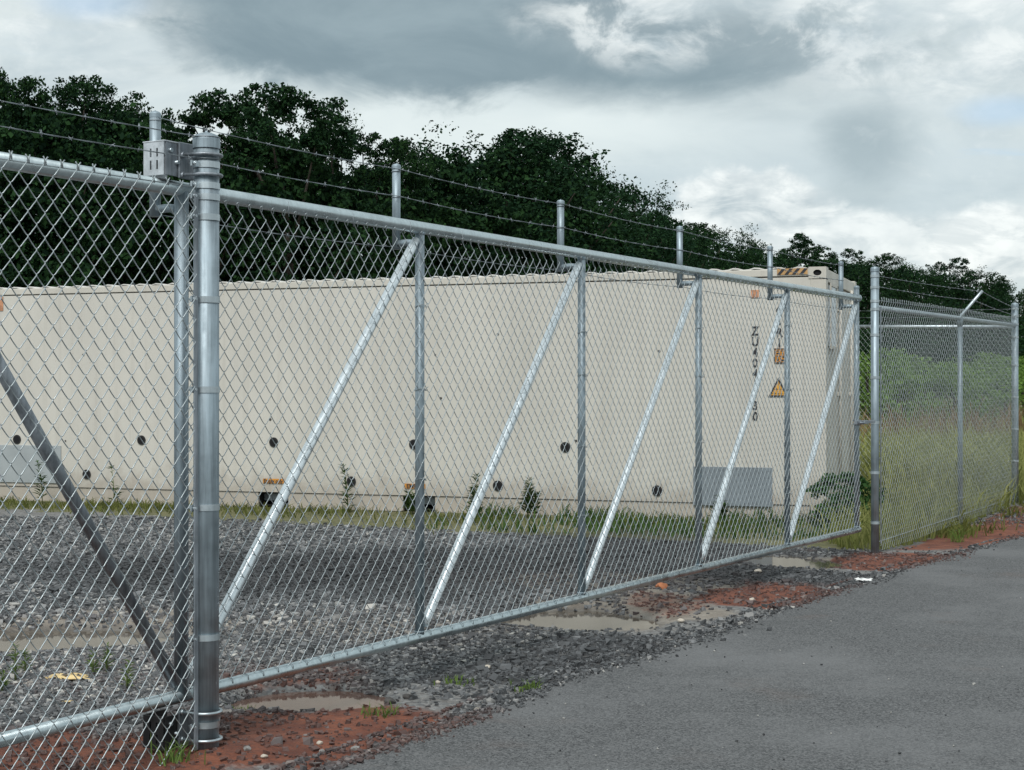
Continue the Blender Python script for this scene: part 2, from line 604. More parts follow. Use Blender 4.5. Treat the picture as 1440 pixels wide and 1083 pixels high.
def container_paint(name, col, k=1.0):
    m_, t = new_mat(name)
    v = coords(t)
    big = t.noise(t.mapping(v, (0.9, 1, 0.35)), 1.6, 5, 0.6)
    drip = t.noise(t.mapping(v, (9.0, 1, 0.32)), 1.3, 6, 0.62)
    spk = t.noise(v, 34.0, 4, 0.6)
    c = t.mix(t.ss(big, 0.3, 0.7), tuple(a * 0.93 for a in col), tuple(min(1, a * 1.04) for a in col))
    c = t.mix(t.m('MULTIPLY', t.ss(drip, 0.46, 0.76), 0.42 * k), c, (0.40, 0.375, 0.33))
    sx = t.node('ShaderNodeSeparateXYZ')
    t.l.new(v, sx.inputs[0])
    spl = t.m('ADD', sx.outputs[2], t.m('MULTIPLY', t.noise(v, 5.0, 6, 0.65), -0.75))
    c = t.mix(t.m('MULTIPLY', t.ss(spl, 0.12, -0.25), 0.55), c, (0.30, 0.25, 0.20))
    pat = t.noise(t.mapping(v, (1, 1, 1), (3, 2, 8)), 2.6, 5, 0.6)
    c = t.mix(t.m('MULTIPLY', t.ss(pat, 0.56, 0.72), 0.20 * k), c, (0.47, 0.43, 0.37))
    c = t.mix(t.m('MULTIPLY', t.ss(spk, 0.685, 0.76), 0.75 * k), c, (0.27, 0.17, 0.10))
    t.put(t.b.inputs['Base Color'], c)
    t.put(t.b.inputs['Roughness'], t.ss(drip, 0.3, 0.7, 0.42, 0.6))
    bump(t, t.noise(t.mapping(v, (1.2, 1, 0.6)), 2.2, 3, 0.5), 0.12, 0.03)
    return m_


M_CREAM = container_paint('cream_container_paint', (0.555, 0.533, 0.48))
M_CREAM2 = container_paint('cream_frame_paint', (0.545, 0.518, 0.46), 1.5)
M_ROOF = container_paint('white_roof_paint', (0.68, 0.665, 0.62), 1.2)


def leaf_mat(name, cols, rough=0.55, trans=0.25, sc=0.9):
    m_, t = new_mat(name)
    g = t.node('ShaderNodeNewGeometry')
    oi = t.node('ShaderNodeObjectInfo')
    n = t.noise(g.outputs['Position'], sc, 3, 0.6)
    k = t.m('ADD', t.m('MULTIPLY', g.outputs['Random Per Island'], 0.6), t.m('MULTIPLY', n, 0.55))
    c = t.mix(t.ss(k, 0.2, 0.85), cols[0], cols[1])
    c = t.mix(t.m('MULTIPLY', oi.outputs['Random'], 0.6), c, cols[2])
    t.put(t.b.inputs['Base Color'], c)
    t.put(t.b.inputs['Roughness'], rough)
    t.put(t.b.inputs['Specular IOR Level'], 0.08)
    tr = t.node('ShaderNodeBsdfTranslucent')
    t.l.new(c, tr.inputs[0])
    mx = t.node('ShaderNodeMixShader')
    mx.inputs[0].default_value = trans
    t.l.new(t.b.outputs[0], mx.inputs[1])
    t.l.new(tr.outputs[0], mx.inputs[2])
    t.l.new(mx.outputs[0], t.out.inputs[0])
    return m_


M_TREE = leaf_mat('tree_leaves', ((0.004, 0.014, 0.009), (0.022, 0.056, 0.016), (0.011, 0.034, 0.017)), 0.85, 0.12, 0.35)
M_SHRUB = leaf_mat('shrub_leaves', ((0.065, 0.13, 0.025), (0.20, 0.31, 0.065), (0.15, 0.25, 0.07)), 0.6, 0.3, 0.8)
M_WEED = leaf_mat('weed_leaves', ((0.07, 0.13, 0.03), (0.17, 0.25, 0.06), (0.12, 0.18, 0.05)), 0.6, 0.3, 3.0)
M_DARKWEED = leaf_mat('dark_weed_leaves', ((0.03, 0.07, 0.02), (0.08, 0.14, 0.035), (0.06, 0.11, 0.04)), 0.6, 0.3, 3.0)
M_GRASS = leaf_mat('strip_grass', ((0.07, 0.095, 0.025), (0.16, 0.17, 0.05), (0.13, 0.14, 0.04)), 0.7, 0.3, 1.5)
M_FIELD = leaf_mat('field_grass', ((0.15, 0.18, 0.05), (0.33, 0.33, 0.125), (0.25, 0.27, 0.09)), 0.7, 0.3, 0.5)
M_BROWNWEED = leaf_mat('dry_weeds', ((0.13, 0.085, 0.045), (0.24, 0.17, 0.09), (0.22, 0.17, 0.08)), 0.8, 0.2, 0.8)


def ground_mat():
    m_, t = new_mat('yard_ground')
    g = t.node('ShaderNodeNewGeometry').outputs['Position']

    def A(n):
        return t.node('ShaderNodeAttribute', attribute_name=n).outputs['Fac']
    nf = t.noise(g, 45.0, 5, 0.65)
    nm = t.noise(g, 7.0, 5, 0.6)
    nl = t.noise(g, 1.1, 4, 0.6)
    vc = t.vor(g, 42.0, out='Color')
    vd = t.vor(g, 42.0)
    sc_ = t.node('ShaderNodeSeparateColor')
    t.l.new(vc, sc_.inputs[0])
    grav = t.mix(sc_.outputs[0], (0.085, 0.09, 0.095), (0.25, 0.25, 0.245))
    grav = t.mix(t.m('MULTIPLY', sc_.outputs[1], 0.35), grav, (0.13, 0.105, 0.085))
    clay = t.mix(t.ss(nm, 0.3, 0.7), (0.098, 0.030, 0.018), (0.205, 0.069, 0.037))
    clay = t.mix(t.m('MULTIPLY', t.ss(nf, 0.5, 0.75), 0.6), clay, (0.055, 0.032, 0.026))
    tan = t.mix(t.ss(nm, 0.3, 0.7), (0.165, 0.140, 0.115), (0.28, 0.25, 0.215))
    darkg = t.mix(sc_.outputs[0], (0.028, 0.028, 0.030), (0.105, 0.102, 0.098))
    grass = t.mix(t.ss(nm, 0.3, 0.7), (0.085, 0.09, 0.04), (0.16, 0.15, 0.07))

    def jit(a, amp=0.9):
        x = t.m('ADD', a, t.m('MULTIPLY', t.m('SUBTRACT', t.m('ADD', t.m('MULTIPLY', nm, 0.6), t.m('MULTIPLY', nf, 0.4)), 0.5), amp))
        return t.ss(x, 0.3, 0.7)
    c = t.mix(jit(A('tan')), grav, tan)
    c = t.mix(jit(A('darkg')), c, darkg)
    c = t.mix(jit(A('clay'), 1.1), c, clay)
    c = t.mix(jit(A('grass')), c, grass)
    wet = t.m('MAXIMUM', A('wet'), A('pud'))
    c = t.mix(t.m('MULTIPLY', t.ss(wet, 0.1, 0.9), 0.75), c, t.mix(1.0, c, (0.22, 0.23, 0.25), 'MULTIPLY'))
    t.put(t.b.inputs['Base Color'], c)
    t.put(t.b.inputs['Roughness'], t.ss(A('pud'), 0.1, 0.6, 0.9, 0.4))
    hgt = t.m('ADD', t.m('MULTIPLY', vd, -1.2), t.m('MULTIPLY', nf, 1.0))
    bump(t, hgt, 0.7, 0.012)
    return m_


def asphalt_mat():
    m_, t = new_mat('worn_asphalt')
    g = t.node('ShaderNodeNewGeometry').outputs['Position']
    n1 = t.noise(g, 240.0, 4, 0.7)
    vd = t.vor(g, 150.0)
    vc = t.vor(g, 150.0, out='Color')
    sc_ = t.node('ShaderNodeSeparateColor')
    t.l.new(vc, sc_.inputs[0])
    nl = t.noise(g, 0.75, 6, 0.62)
    nm = t.noise(g, 5.0, 6, 0.66)
    c = t.mix(sc_.outputs[0], (0.036, 0.038, 0.040), (0.160, 0.162, 0.164))
    c = t.mix(t.m('MULTIPLY', t.ss(n1, 0.60, 0.78), 0.6), c, (0.25, 0.25, 0.245))
    c = t.mix(t.m('MULTIPLY', t.ss(nl, 0.42, 0.66), 0.6), c, (0.165, 0.167, 0.17))
    c = t.mix(t.m('MULTIPLY', t.ss(nm, 0.60, 0.78), 0.55), c, (0.05, 0.048, 0.048))
    nr = t.noise(t.mapping(g, (1, 1, 1), (7, 3, 0)), 1.4, 5, 0.6)
    c = t.mix(t.m('MULTIPLY', t.ss(nr, 0.58, 0.74), 0.30), c, (0.13, 0.095, 0.08))
    t.put(t.b.inputs['Base Color'], c)
    t.put(t.b.inputs['Roughness'], 0.85)
    t.put(t.b.inputs['Specular IOR Level'], 0.35)
    bump(t, t.m('ADD', t.m('MULTIPLY', vd, -1.0), t.m('MULTIPLY', n1, 0.7)), 0.45, 0.005)
    return m_


def water_mat(name, col):
    m_, t = new_mat(name)
    g = t.node('ShaderNodeNewGeometry').outputs['Position']
    n = t.noise(g, 3.0, 4, 0.6)
    t.put(t.b.inputs['Base Color'], t.mix(t.ss(n, 0.3, 0.7), tuple(a * 0.85 for a in col), tuple(a * 1.1 for a in col)))
    t.put(t.b.inputs['Roughness'], 0.06)
    t.put(t.b.inputs['IOR'], 1.33)
    bump(t, t.noise(g, 9.0, 2, 0.5), 0.03, 0.01)
    return m_


def stone_mat():
    m_, t = new_mat('gravel_stone')
    a = t.node('ShaderNodeAttribute', attribute_name='tint').outputs['Fac']
    wt = t.node('ShaderNodeAttribute', attribute_name='soil').outputs['Fac']
    rmp = t.node('ShaderNodeValToRGB')
    t.l.new(a, rmp.inputs[0])
    cr = rmp.color_ramp
    cr.elements[0].color = (0.035, 0.037, 0.04, 1)
    cr.elements[1].color = (0.50, 0.48, 0.44, 1)
    for p, c in ((0.35, (0.10, 0.105, 0.11, 1)), (0.65, (0.19, 0.195, 0.20, 1)), (0.85, (0.30, 0.295, 0.285, 1))):
        e = cr.elements.new(p)
        e.color = c
    c = t.mix(t.m('MULTIPLY', wt, 0.72), rmp.outputs[0], (0.115, 0.043, 0.028))
    g = t.node('ShaderNodeNewGeometry').outputs['Position']
    c = t.mix(0.3, c, t.mix(t.noise(g, 90.0, 3, 0.6), (0.5, 0.5, 0.5), (1, 1, 1)), 'MULTIPLY')
    t.put(t.b.inputs['Base Color'], c)
    t.put(t.b.inputs['Roughness'], 0.75)
    return m_


# ------------------------------------------------------------------ ground, road, water
def axis(lo, a, b, hi, step, grow=1.16):
    mid = list(np.arange(a, b + 1e-6, step))
    L, d, x = [], step, a
    while x > lo:
        d *= grow
        x -= d
        L.append(x)
    R, d, x = [], step, b
    while x < hi:
        d *= grow
        x += d
        R.append(x)
    return np.array(L[::-1] + mid + R)


gx = axis(-700, -3.6, 5.6, 700, 0.05)
gy = axis(-60, 4.4, 14.6, 1500, 0.055)
GX, GY = np.meshgrid(gx, gy)
fx_, fy_ = GX.ravel(), GY.ravel()
hz = ground_h(fx_, fy_)
nx, ny = len(gx), len(gy)
idx = np.arange(nx * ny).reshape(ny, nx)
quads = np.stack([idx[:-1, :-1], idx[:-1, 1:], idx[1:, 1:], idx[1:, :-1]], -1).reshape(-1, 4)
gme = np_mesh('ground', np.stack([fx_, fy_, hz], 1), quads, True)
pud, clay, dk, wet, tan_ = masks(fx_, fy_)
s_, q_ = gate_sq(fx_, fy_)
cx_, cd_ = cont_xy(fx_, fy_)
beyond = np.maximum(sstep(cd_, -0.55, -0.15), sstep(fx_ - (3.2 + 0.45 * (fy_ - 13)), -0.2, 0.4) * (fy_ > 12.6))
beyond = np.where((cd_ < 0) & (cx_ < 0.3), beyond * .22, beyond)
beyond = np.where((s_ > 8.2) & (q_ < -0.1), 1.0, beyond) * (q_ < -0.08)
beyond = np.maximum(beyond, sstep(fy_, 17, 19))
side = sstep(q_, -0.1, 0.1)
clay_far = np.clip(0.62 * side * sstep(fy_, 12.4, 13.4) + 0.35 * side * (0.5 + fbm(fx_, fy_, 1.2, 3, 90)), 0, 1)
for nm_, d_ in (('pud', pud), ('clay', np.clip(np.maximum(clay, clay_far * (1 - dk)) - 0.7 * pud, 0, 1)), ('darkg', dk), ('wet', wet), ('tan', tan_), ('grass', np.clip(beyond, 0, 1))):
    attr(gme, nm_, d_)
ground = link_mesh('ground', gme, ground_mat())
tag(ground, 'red clay, grey gravel and dry grass ground round the yard', kind='structure')

# road sheet, crumbling edge
ry = np.concatenate([np.arange(-15, 3, 0.5), np.arange(3, 20, 0.035), np.arange(20, 130, 1.0)])
cols = np.array([0.0, 0.0, 0.03, 0.12, 0.4, 1.0, 2.0, 3.5, 5.5, 7.5])
rv = []
for yv in ry:
    e = road_x(yv)
    j = 0.045 * fbm(np.array([yv]), np.array([1.0]), 2.3, 5, 33)[0] * 2 + 0.03 * (random.random() - .5) * (3 < yv < 20)
    for ci, cc in enumerate(cols):
        z = 0.0 if ci > 0 else -0.06
        if ci == 1:
            z = -0.008
        rv.append((e + j + cc / 0.86 * (1.0 if ci else 1.0), yv, z))
nr_, nc_ = len(ry), len(cols)
idx = np.arange(nr_ * nc_).reshape(nr_, nc_)
rq = np.stack([idx[:-1, :-1], idx[:-1, 1:], idx[1:, 1:], idx[1:, :-1]], -1).reshape(-1, 4)
road = link_mesh('road', np_mesh('road', np.array(rv), rq, False), asphalt_mat())
tag(road, 'worn grey asphalt road running beside the gate', kind='structure')

M_W1 = water_mat('red_muddy_water', (0.135, 0.085, 0.068))
M_W2 = water_mat('tan_muddy_water', (0.115, 0.097, 0.076))
for i, b in enumerate(PUDDLES):
    n = 48
    zc = (-0.028, -0.034, -0.034, -0.040)[i]
    pts = [(b[0] + b[2] * 1.35 * math.cos(2 * math.pi * k / n), b[1] + b[3] * 1.35 * math.sin(2 * math.pi * k / n), zc) for k in range(n)]
    me = bpy.data.meshes.new('puddle')
    me.from_pydata(pts, [], [list(range(n))])
    tag(link_mesh('puddle', me, M_W1 if i == 0 else M_W2),
        ['red muddy puddle beside the big gate post', 'wide tan puddle under the bottom rail of the gate',
         'small tan puddle near the far end of the gate', 'shallow muddy puddle in the yard behind the left fence'][i], kind='structure')


# ------------------------------------------------------------------ chain link
def chain_link(name, parent, x0, x1, z0, z1, mat, zfun=None, w_=0.068, h_=0.077, r=0.0018, sides=4, twist_top=False, y=0.0, fine=True, knuckle=False):
    """woven zigzag wires in the local XZ plane, one mesh"""
    nw = int((x1 - x0) / (w_ / 2))
    ns = int(round((z1 - z0) / (h_ / 2)))
    h_ = 2 * (z1 - z0) / ns
    fr = (0.0, 0.14, 0.5, 0.86) if fine else (0.0, 0.2, 0.8)
    pts = []
    for j in range(ns):
        up = (j % 2 == 0)
        for f in fr:
            xx = f if up else 1 - f
            over = 0.0012 / (w_ / 2)
            if f == 0.0:
                xx = (-over if up else 1 + over)
            yy = 0.0 if f == 0.0 else (-0.0034 if up else 0.0034)
            bow = 0.0 if f != 0.5 else (0.0008 if up else -0.0008)
            pts.append((xx * w_ / 2, yy, (j + f) * h_ / 2 + bow))
    pts.append(((0 if ns % 2 == 0 else 1) * w_ / 2, 0, ns * h_ / 2))
    pts = np.array(pts)
    tan = np.gradient(pts, axis=0)
    tan /= np.linalg.norm(tan, axis=1)[:, None]
    yv = np.array([0, 1.0, 0])
    a = np.cross(tan, yv)
    a /= np.linalg.norm(a, axis=1)[:, None]
    b = np.cross(tan, a)
    ang = np.arange(sides) * 2 * math.pi / sides + 0.4
    ring = pts[:, None, :] + r * (np.cos(ang)[None, :, None] * a[:, None, :] + np.sin(ang)[None, :, None] * b[:, None, :])
    m_ = len(pts)
    V = ring.reshape(-1, 3)
    i0 = (np.arange(m_ - 1)[:, None] * sides + np.arange(sides)[None, :])
    i1 = (np.arange(m_ - 1)[:, None] * sides + (np.arange(sides)[None, :] + 1) % sides)
    q = np.stack([i0, i1, i1 + sides, i0 + sides], -1).reshape(-1, 4)
    allv, allq = [], []
    rr = np.random.default_rng(int(abs(x1) * 100))
    for k in range(nw):
        v = V.copy()
        ph = (k % 2) * h_ / 2
        v[:, 0] += x0 + k * w_ / 2
        v[:, 2] += z0 - ph
        # slack: the fabric bellies and wanders by a few millimetres
        v[:, 1] += y + 0.006 * np.sin(v[:, 0] * 2.9 + 1.0) * np.sin((v[:, 2]) * 2.2)
        v[:, 0] += 0.004 * np.sin(v[:, 2] * 5.0 + v[:, 0] * 1.7) + rr.normal(0, 0.0005)
        v[:, 2] += 0.004 * np.sin(v[:, 0] * 4.1 + v[:, 2])
        if zfun is not None:
            v[:, 2] += zfun(v[:, 0])
        allv.append(v)
        allq.append(q + k * len(V))
    allv, allq = np.concatenate(allv), np.concatenate(allq)
    o = link_mesh(name, np_mesh(name, allv, allq, True), mat, parent)
    o['kind'] = 'stuff'
    if knuckle:
        mb = MB()
        zt = z0 + ns * h_ / 2
        for k in range(1, nw):
            top_here = zt - (k % 2) * h_ / 2
            if k % 2 == 0:
                xx = x0 + k * w_ / 2 + (0 if ns % 2 == 0 else w_ / 2)
                dz = (zfun(np.array([xx]))[0] if zfun else 0)
                mb.tube([(xx, y, zt + dz - .001), (xx + .004, y - .004, zt + dz + .008), (xx + .013, y - .002, zt + dz + .010), (xx + .019, y + .003, zt + dz + .002), (xx + .017, y + .004, zt + dz - .012)], r, 4)
        k_ = mb.build('folded_wire_ends', mat, parent)
        k_['kind'] = 'stuff'
    if twist_top:
        mb = MB()
        zt = z0 + ns * h_ / 2
        for k in range(0, nw, 2):
            xx = x0 + k * w_ / 2 + (w_ / 2 if ns % 2 else 0)
            g = zt + random.uniform(-.003, .003) + (zfun(np.array([xx]))[0] if zfun else 0)
            mb.tube([(xx - .004, y, g - .012), (xx, y + .002, g + .004), (xx - random.uniform(.006, .012), y, g + 0.014)], r * 1.05, 4)
            mb.tube([(xx + .004, y, g - .012), (xx, y - .002, g + .004), (xx + random.uniform(.006, .012), y, g + 0.014)], r * 1.05, 4)
        t_ = mb.build('twisted_wire_ends', mat, parent)
        t_['kind'] = 'stuff'
    return o


def barbed(parent, pts, r=0.0013, step=0.115, sag=0.012, name='barbed_wire', mat=None):
    """two-strand wire with four-point barbs through local points"""
    mb = MB()
    line = []
    for a, b in zip(pts[:-1], pts[1:]):
        a, b = Vector(a), Vector(b)
        n = max(3, int((b - a).length / 0.06))
        for k in range(n):
            f = k / n
            p = a.lerp(b, f)
            p.z -= sag * 4 * f * (1 - f) * random.uniform(.97, 1.03)
            line.append(p)
    line.append(Vector(pts[-1]))
    for ph in (0, math.pi):
        mb.tube([p + Vector((0, math.cos(i * 1.3 + ph), math.sin(i * 1.3 + ph))) * r * 0.9 for i, p in enumerate(line)], r, 4, smooth=True)
    acc = 0.0
    for a, b in zip(line[:-1], line[1:]):
        acc += (b - a).length
        if acc > step * random.uniform(0.9, 1.1):
            acc = 0
            d = (b - a).normalized()
            for s in (0, 1):
                c = a + d * (0.004 * s)
                an = random.uniform(0, math.pi)
                v = (Vector((0, 0, 1)) * math.sin(an) + d.cross(Vector((0, 0, 1))) * math.cos(an)) * 0.011 + d * random.uniform(-.005, .005)
                mb.tube([c - v, c, c + v], [0.0007, r * 1.3, 0.0007], 4)
            mb.tube([a - d * .003, a + d * .007], r * 2.3, 5)
    return mb.build(name, mat or M_BARB, parent)


def ring_pts(c, r, z, n=24):
    return [(c[0] + r * math.cos(2 * math.pi * k / n), c[1] + r * math.sin(2 * math.pi * k / n), z) for k in range(n)]


def pipe_cap(mb, c, r, z):
    mb.lathe((c[0], c[1], z), [(r * 1.08, -0.75 * r), (r * 1.08, 0.0)], 24)
    mb.lathe((c[0], c[1], z), [(r * 1.08, 0.0), (r * 1.03, 0.14 * r), (r * 0.86, 0.32 * r), (r * 0.5, 0.47 * r), (0.0005, 0.53 * r)], 24)
    mb.lathe((c[0], c[1], z + .51 * r), [(r * 0.13, 0.0), (r * 0.13, 0.14 * r), (0.0005, 0.18 * r)], 10)


# ------------------------------------------------------------------ the sliding gate
ZB, ZT = 0.195, 1.995
gate = thing('sliding_gate', 'long silver chain-link sliding gate with five bright diagonal braces', 'gate', (P0.x, P0.y, 0), GROT)
mb = MB(); mb.tube([(-2.2, 0, ZT), (5 * BAY + 0.03, 0, ZT)], 0.0265, 20); mb.build('top_rail', M_RAIL, gate)
mb = MB(); mb.lathe((0, 0, 0), [(0.0, 0)], 3) if False else None
mb.tube([(5 * BAY + 0.03, 0, ZT), (5 * BAY + 0.045, 0, ZT), (5 * BAY + 0.052, 0, ZT)], [0.029, 0.029, 0.016], 18); mb.build('rail_cap', M_BAND, gate)
# bottom rail: a round tube with a flat wear strip on top where the fabric is tied
mb = MB(); mb.tube([(-2.2, 0, ZB), (5 * BAY + 0.05, 0, ZB)], 0.0235, 24); mb.build('bottom_rail', M_RAIL, gate)
mb = MB(); mb.tube([(-1.26, 0, ZB), (-1.26, 0, ZT)], 0.0205, 14)
up0 = mb.build('upright', M_GALV, gate)
for k in range(0, 6):
    mb = MB()
    mb.tube([(k * BAY, 0, ZB), (k * BAY, 0, ZT + (0.085 if k == 5 else 0))], 0.0205 if k else 0.026, 14)
    if k == 5:
        pipe_cap(mb, (k * BAY, 0), 0.0205, ZT + 0.085)
    # weld beads at both ends
    for z, d in ((ZB + 0.026, 1), (ZT - 0.026, -1)):
        mb.tube(ring_pts((k * BAY, 0), 0.021, z, 12), 0.004, 5, closed=True)
    mb.build('upright', M_GALV, gate)
for k in range(5):
    mb = MB()
    a, b = Vector((k * BAY + 0.035, -0.0, ZB + 0.05)), Vector(((k + 1) * BAY - 0.03, -0.0, ZT - 0.055))
    d = (b - a).normalized()
    mb.tube([a, a + d * 0.05, b - d * 0.05, b], [0.017, 0.0205, 0.0205, 0.017], 16)
    mb.build('brace', M_BRACE, gate)
mb = MB(); mb.tube([(-0.03, 0, ZB + 0.05), (-1.24, 0, ZT - 0.05)], 0.0225, 16); mb.build('brace', M_DULL, gate)  # darker steel puts the shaded underside into this brace's colour
chain_link('chain_link_fabric', gate, -0.01, 5 * BAY, ZB + 0.062, ZT - 0.030, M_WIRE, y=-0.028, knuckle=True)
# tie wires round the rails
mb = MB()
x = 0.25
while x < 5 * BAY - 0.05:
    mb.tube([(x, -0.0255, ZB + 0.006), (x + .001, -0.0235, ZB + 0.021), (x + 0.002, -0.012, ZB + 0.0255), (x + 0.002, 0.004, ZB + .0255)], 0.0016, 4)
    x += 0.0885
x = 0.15
while x < 5 * BAY - 0.05:
    mb.tube([(x, -0.030, ZT - 0.045), (x, -0.029, ZT - 0.015), (x + 0.004, -0.024, ZT + 0.013), (x + 0.006, 0, ZT + .027)], 0.0014, 4)
    x += 0.42
o = mb.build('tie_wires', M_BARB, gate)
o['kind'] = 'stuff'
# wire ties round each upright
for k in range(1, 5):
    for z in (0.55, 0.93, 1.3, 1.66):
        mb = MB()
        zz = z + random.uniform(-.08, .08)
        mb.tube([(k * BAY + 0.0225 * math.cos(a), -0.004 + 0.027 * math.sin(a), zz + 0.006 * math.sin(2 * a)) for a in np.linspace(0, 2 * math.pi, 13)], 0.0018, 4)
        mb.tube([(k * BAY - .01, -0.033, zz), (k * BAY + .012, -0.037, zz + .012)], 0.0017, 4)
        mb.build('wire_tie', M_WIRE, gate)
# barbed wire arms
SY = 0.125
for k in range(6):
    mb = MB()
    mb.tube([(k * BAY, SY, 1.905), (k * BAY, SY, 2.275)], 0.0185 if k else 0.020, 16)
    arm = mb.build('barb_arm', M_GALV, gate)
    mb = MB(); pipe_cap(mb, (k * BAY, SY), 0.019, 2.275); mb.build('cap', M_GALV, arm)
    mb = MB()
    mb.tube([(k * BAY, 0.0, 1.925), (k * BAY, SY * .5, 1.932), (k * BAY, SY, 1.93)], 0.0155, 12)
    mb.tube([(k * BAY, .02, 1.925), (k * BAY, .035, 1.926)], 0.019, 12)
    mb.build('stub', M_GALV, arm)
    for z in (2.25, 2.135, 2.02):
        mb = MB(); mb.tube(ring_pts((k * BAY, SY), 0.0205, z, 12), 0.0016, 4, closed=True)
        mb.build('wire_clip', M_BARB, arm)
for z in (2.255, 2.14, 2.025, 1.912):
    barbed(gate, [(k * BAY, SY - 0.02, z + random.uniform(-.006, .006)) for k in range(6)])
# latch
mb = MB()
xl = 5 * BAY
mb.box((xl - 0.02, -0.045, 1.03), (0.30, 0.014, 0.030), bevel=.003)
mb.box((xl + 0.20, -0.045, 1.03), (0.24, 0.010, 0.024), bevel=.003)
mb.tube([(xl - 0.12, -0.06, 1.03), (xl - 0.06, -0.075, 1.025), (xl, -0.062, 1.03)], 0.008, 8)
mb.tube(ring_pts((xl, 0), 0.027, 1.045, 16), 0.006, 6, closed=True)
mb.tube(ring_pts((xl, 0), 0.027, 1.015, 16), 0.006, 6, closed=True)
mb.build('latch', M_DULL, gate)


# ------------------------------------------------------------------ left post, its fence and the rollers
def bands(root, c, r, zs, dirx=-1, mat=M_BAND, name='tension_band'):
    for z in zs:
        mb = MB()
        for pr in ([(r + 0.0005, -0.011), (r + 0.0026, -0.011)], [(r + 0.0026, -0.011), (r + 0.0026, 0.011)], [(r + 0.0026, 0.011), (r + 0.0005, 0.011)]):
            mb.lathe((c[0], c[1], z), pr, 24)
        mb.box((c[0] + dirx * (r + 0.018), c[1], z), (0.036, 0.008, 0.022), bevel=0.002)
        mb.tube([(c[0] + dirx * (r + 0.024), c[1] - 0.016, z), (c[0] + dirx * (r + 0.024), c[1] + 0.016, z)], 0.005, 6)
        mb.tube([(c[0] + dirx * (r + 0.024), c[1] - 0.013, z), (c[0] + dirx * (r + 0.024), c[1] - 0.004, z)], 0.009, 6)
        mb.build(name, mat, root)


PQ = 0.13                                       # post line stands this far outside the gate
LP = P0 + U * (-0.016) + N * PQ
PR = 0.0445
lpost = thing('gate_post', 'thick galvanised round post with domed cap at the near end of the gate', 'post', (LP.x, LP.y, 0), GROT, 'tall round posts carrying fence and gate')
mb = MB(); mb.tube([(0, 0, -0.1), (0, 0, 2.155)], PR, 32); mb.build('pole', M_GALV, lpost)
mb = MB(); pipe_cap(mb, (0, 0), PR, 2.16); mb.build('cap', M_GALV, lpost)
bands(lpost, (0, 0), PR, [2.068, 1.995, 1.955, 1.885, 1.597, 1.283, 0.872, 0.419, 0.115])
for z in (2.103, 2.033, 0.157, 0.062):
    mb = MB()
    pts = [(-0.02, 0.12, z)] + [(PR * 1.16 * math.cos(a), PR * 1.16 * math.sin(a), z) for a in np.linspace(math.pi * .95, -math.pi * .05, 2)][:0]
    arc = [(PR * 1.17 * math.cos(a), PR * 1.17 * math.sin(a), z) for a in np.linspace(math.radians(178), math.radians(362), 18)]
    mb.tube([(-PR * 1.17, 0.075, z)] + arc + [(PR * 1.17, 0.075, z)], 0.0062, 8)
    mb.tube([(-PR * 1.17, 0.055, z), (-PR * 1.17, 0.066, z)], 0.011, 6)
    mb.tube([(PR * 1.17, 0.055, z), (PR * 1.17, 0.066, z)], 0.011, 6)
    mb.build('u_bolt', M_DULL if z > 1 else M_BAND, lpost)

lfence = thing('chain_link_fence', 'near chain-link fence panel at the left, tied to the thick gate post', 'fence', (LP.x, LP.y, 0), GROT, 'runs of chain-link fence')
chain_link('chain_link_fabric', lfence, -2.35, -0.055, 0.02, 1.988, M_WIRE, r=0.0021, twist_top=True, y=-0.012)
mb = MB(); mb.box((-0.066, -0.012, 1.0), (0.019, 0.005, 1.93), bevel=.001); mb.build('tension_bar', M_DULL, lfence)
mb = MB(); mb.tube([(-2.35, -0.006, 1.985), (-1.1, -0.006, 1.972), (-0.03, -0.006, 1.985)], 0.0022, 5); mb.build('top_wire', M_WIRE, lfence)
for z in (2.165, 2.088):
    barbed(lfence, [(-2.4, 0.0, z + .004), (-0.03, 0.0, z)], sag=0.018)
for z in (2.165, 2.088):
    mb = MB(); mb.tube(ring_pts((0, 0), PR + .003, z, 20), 0.002, 4, closed=True); mb.build('wire_loop', M_BARB, lfence)


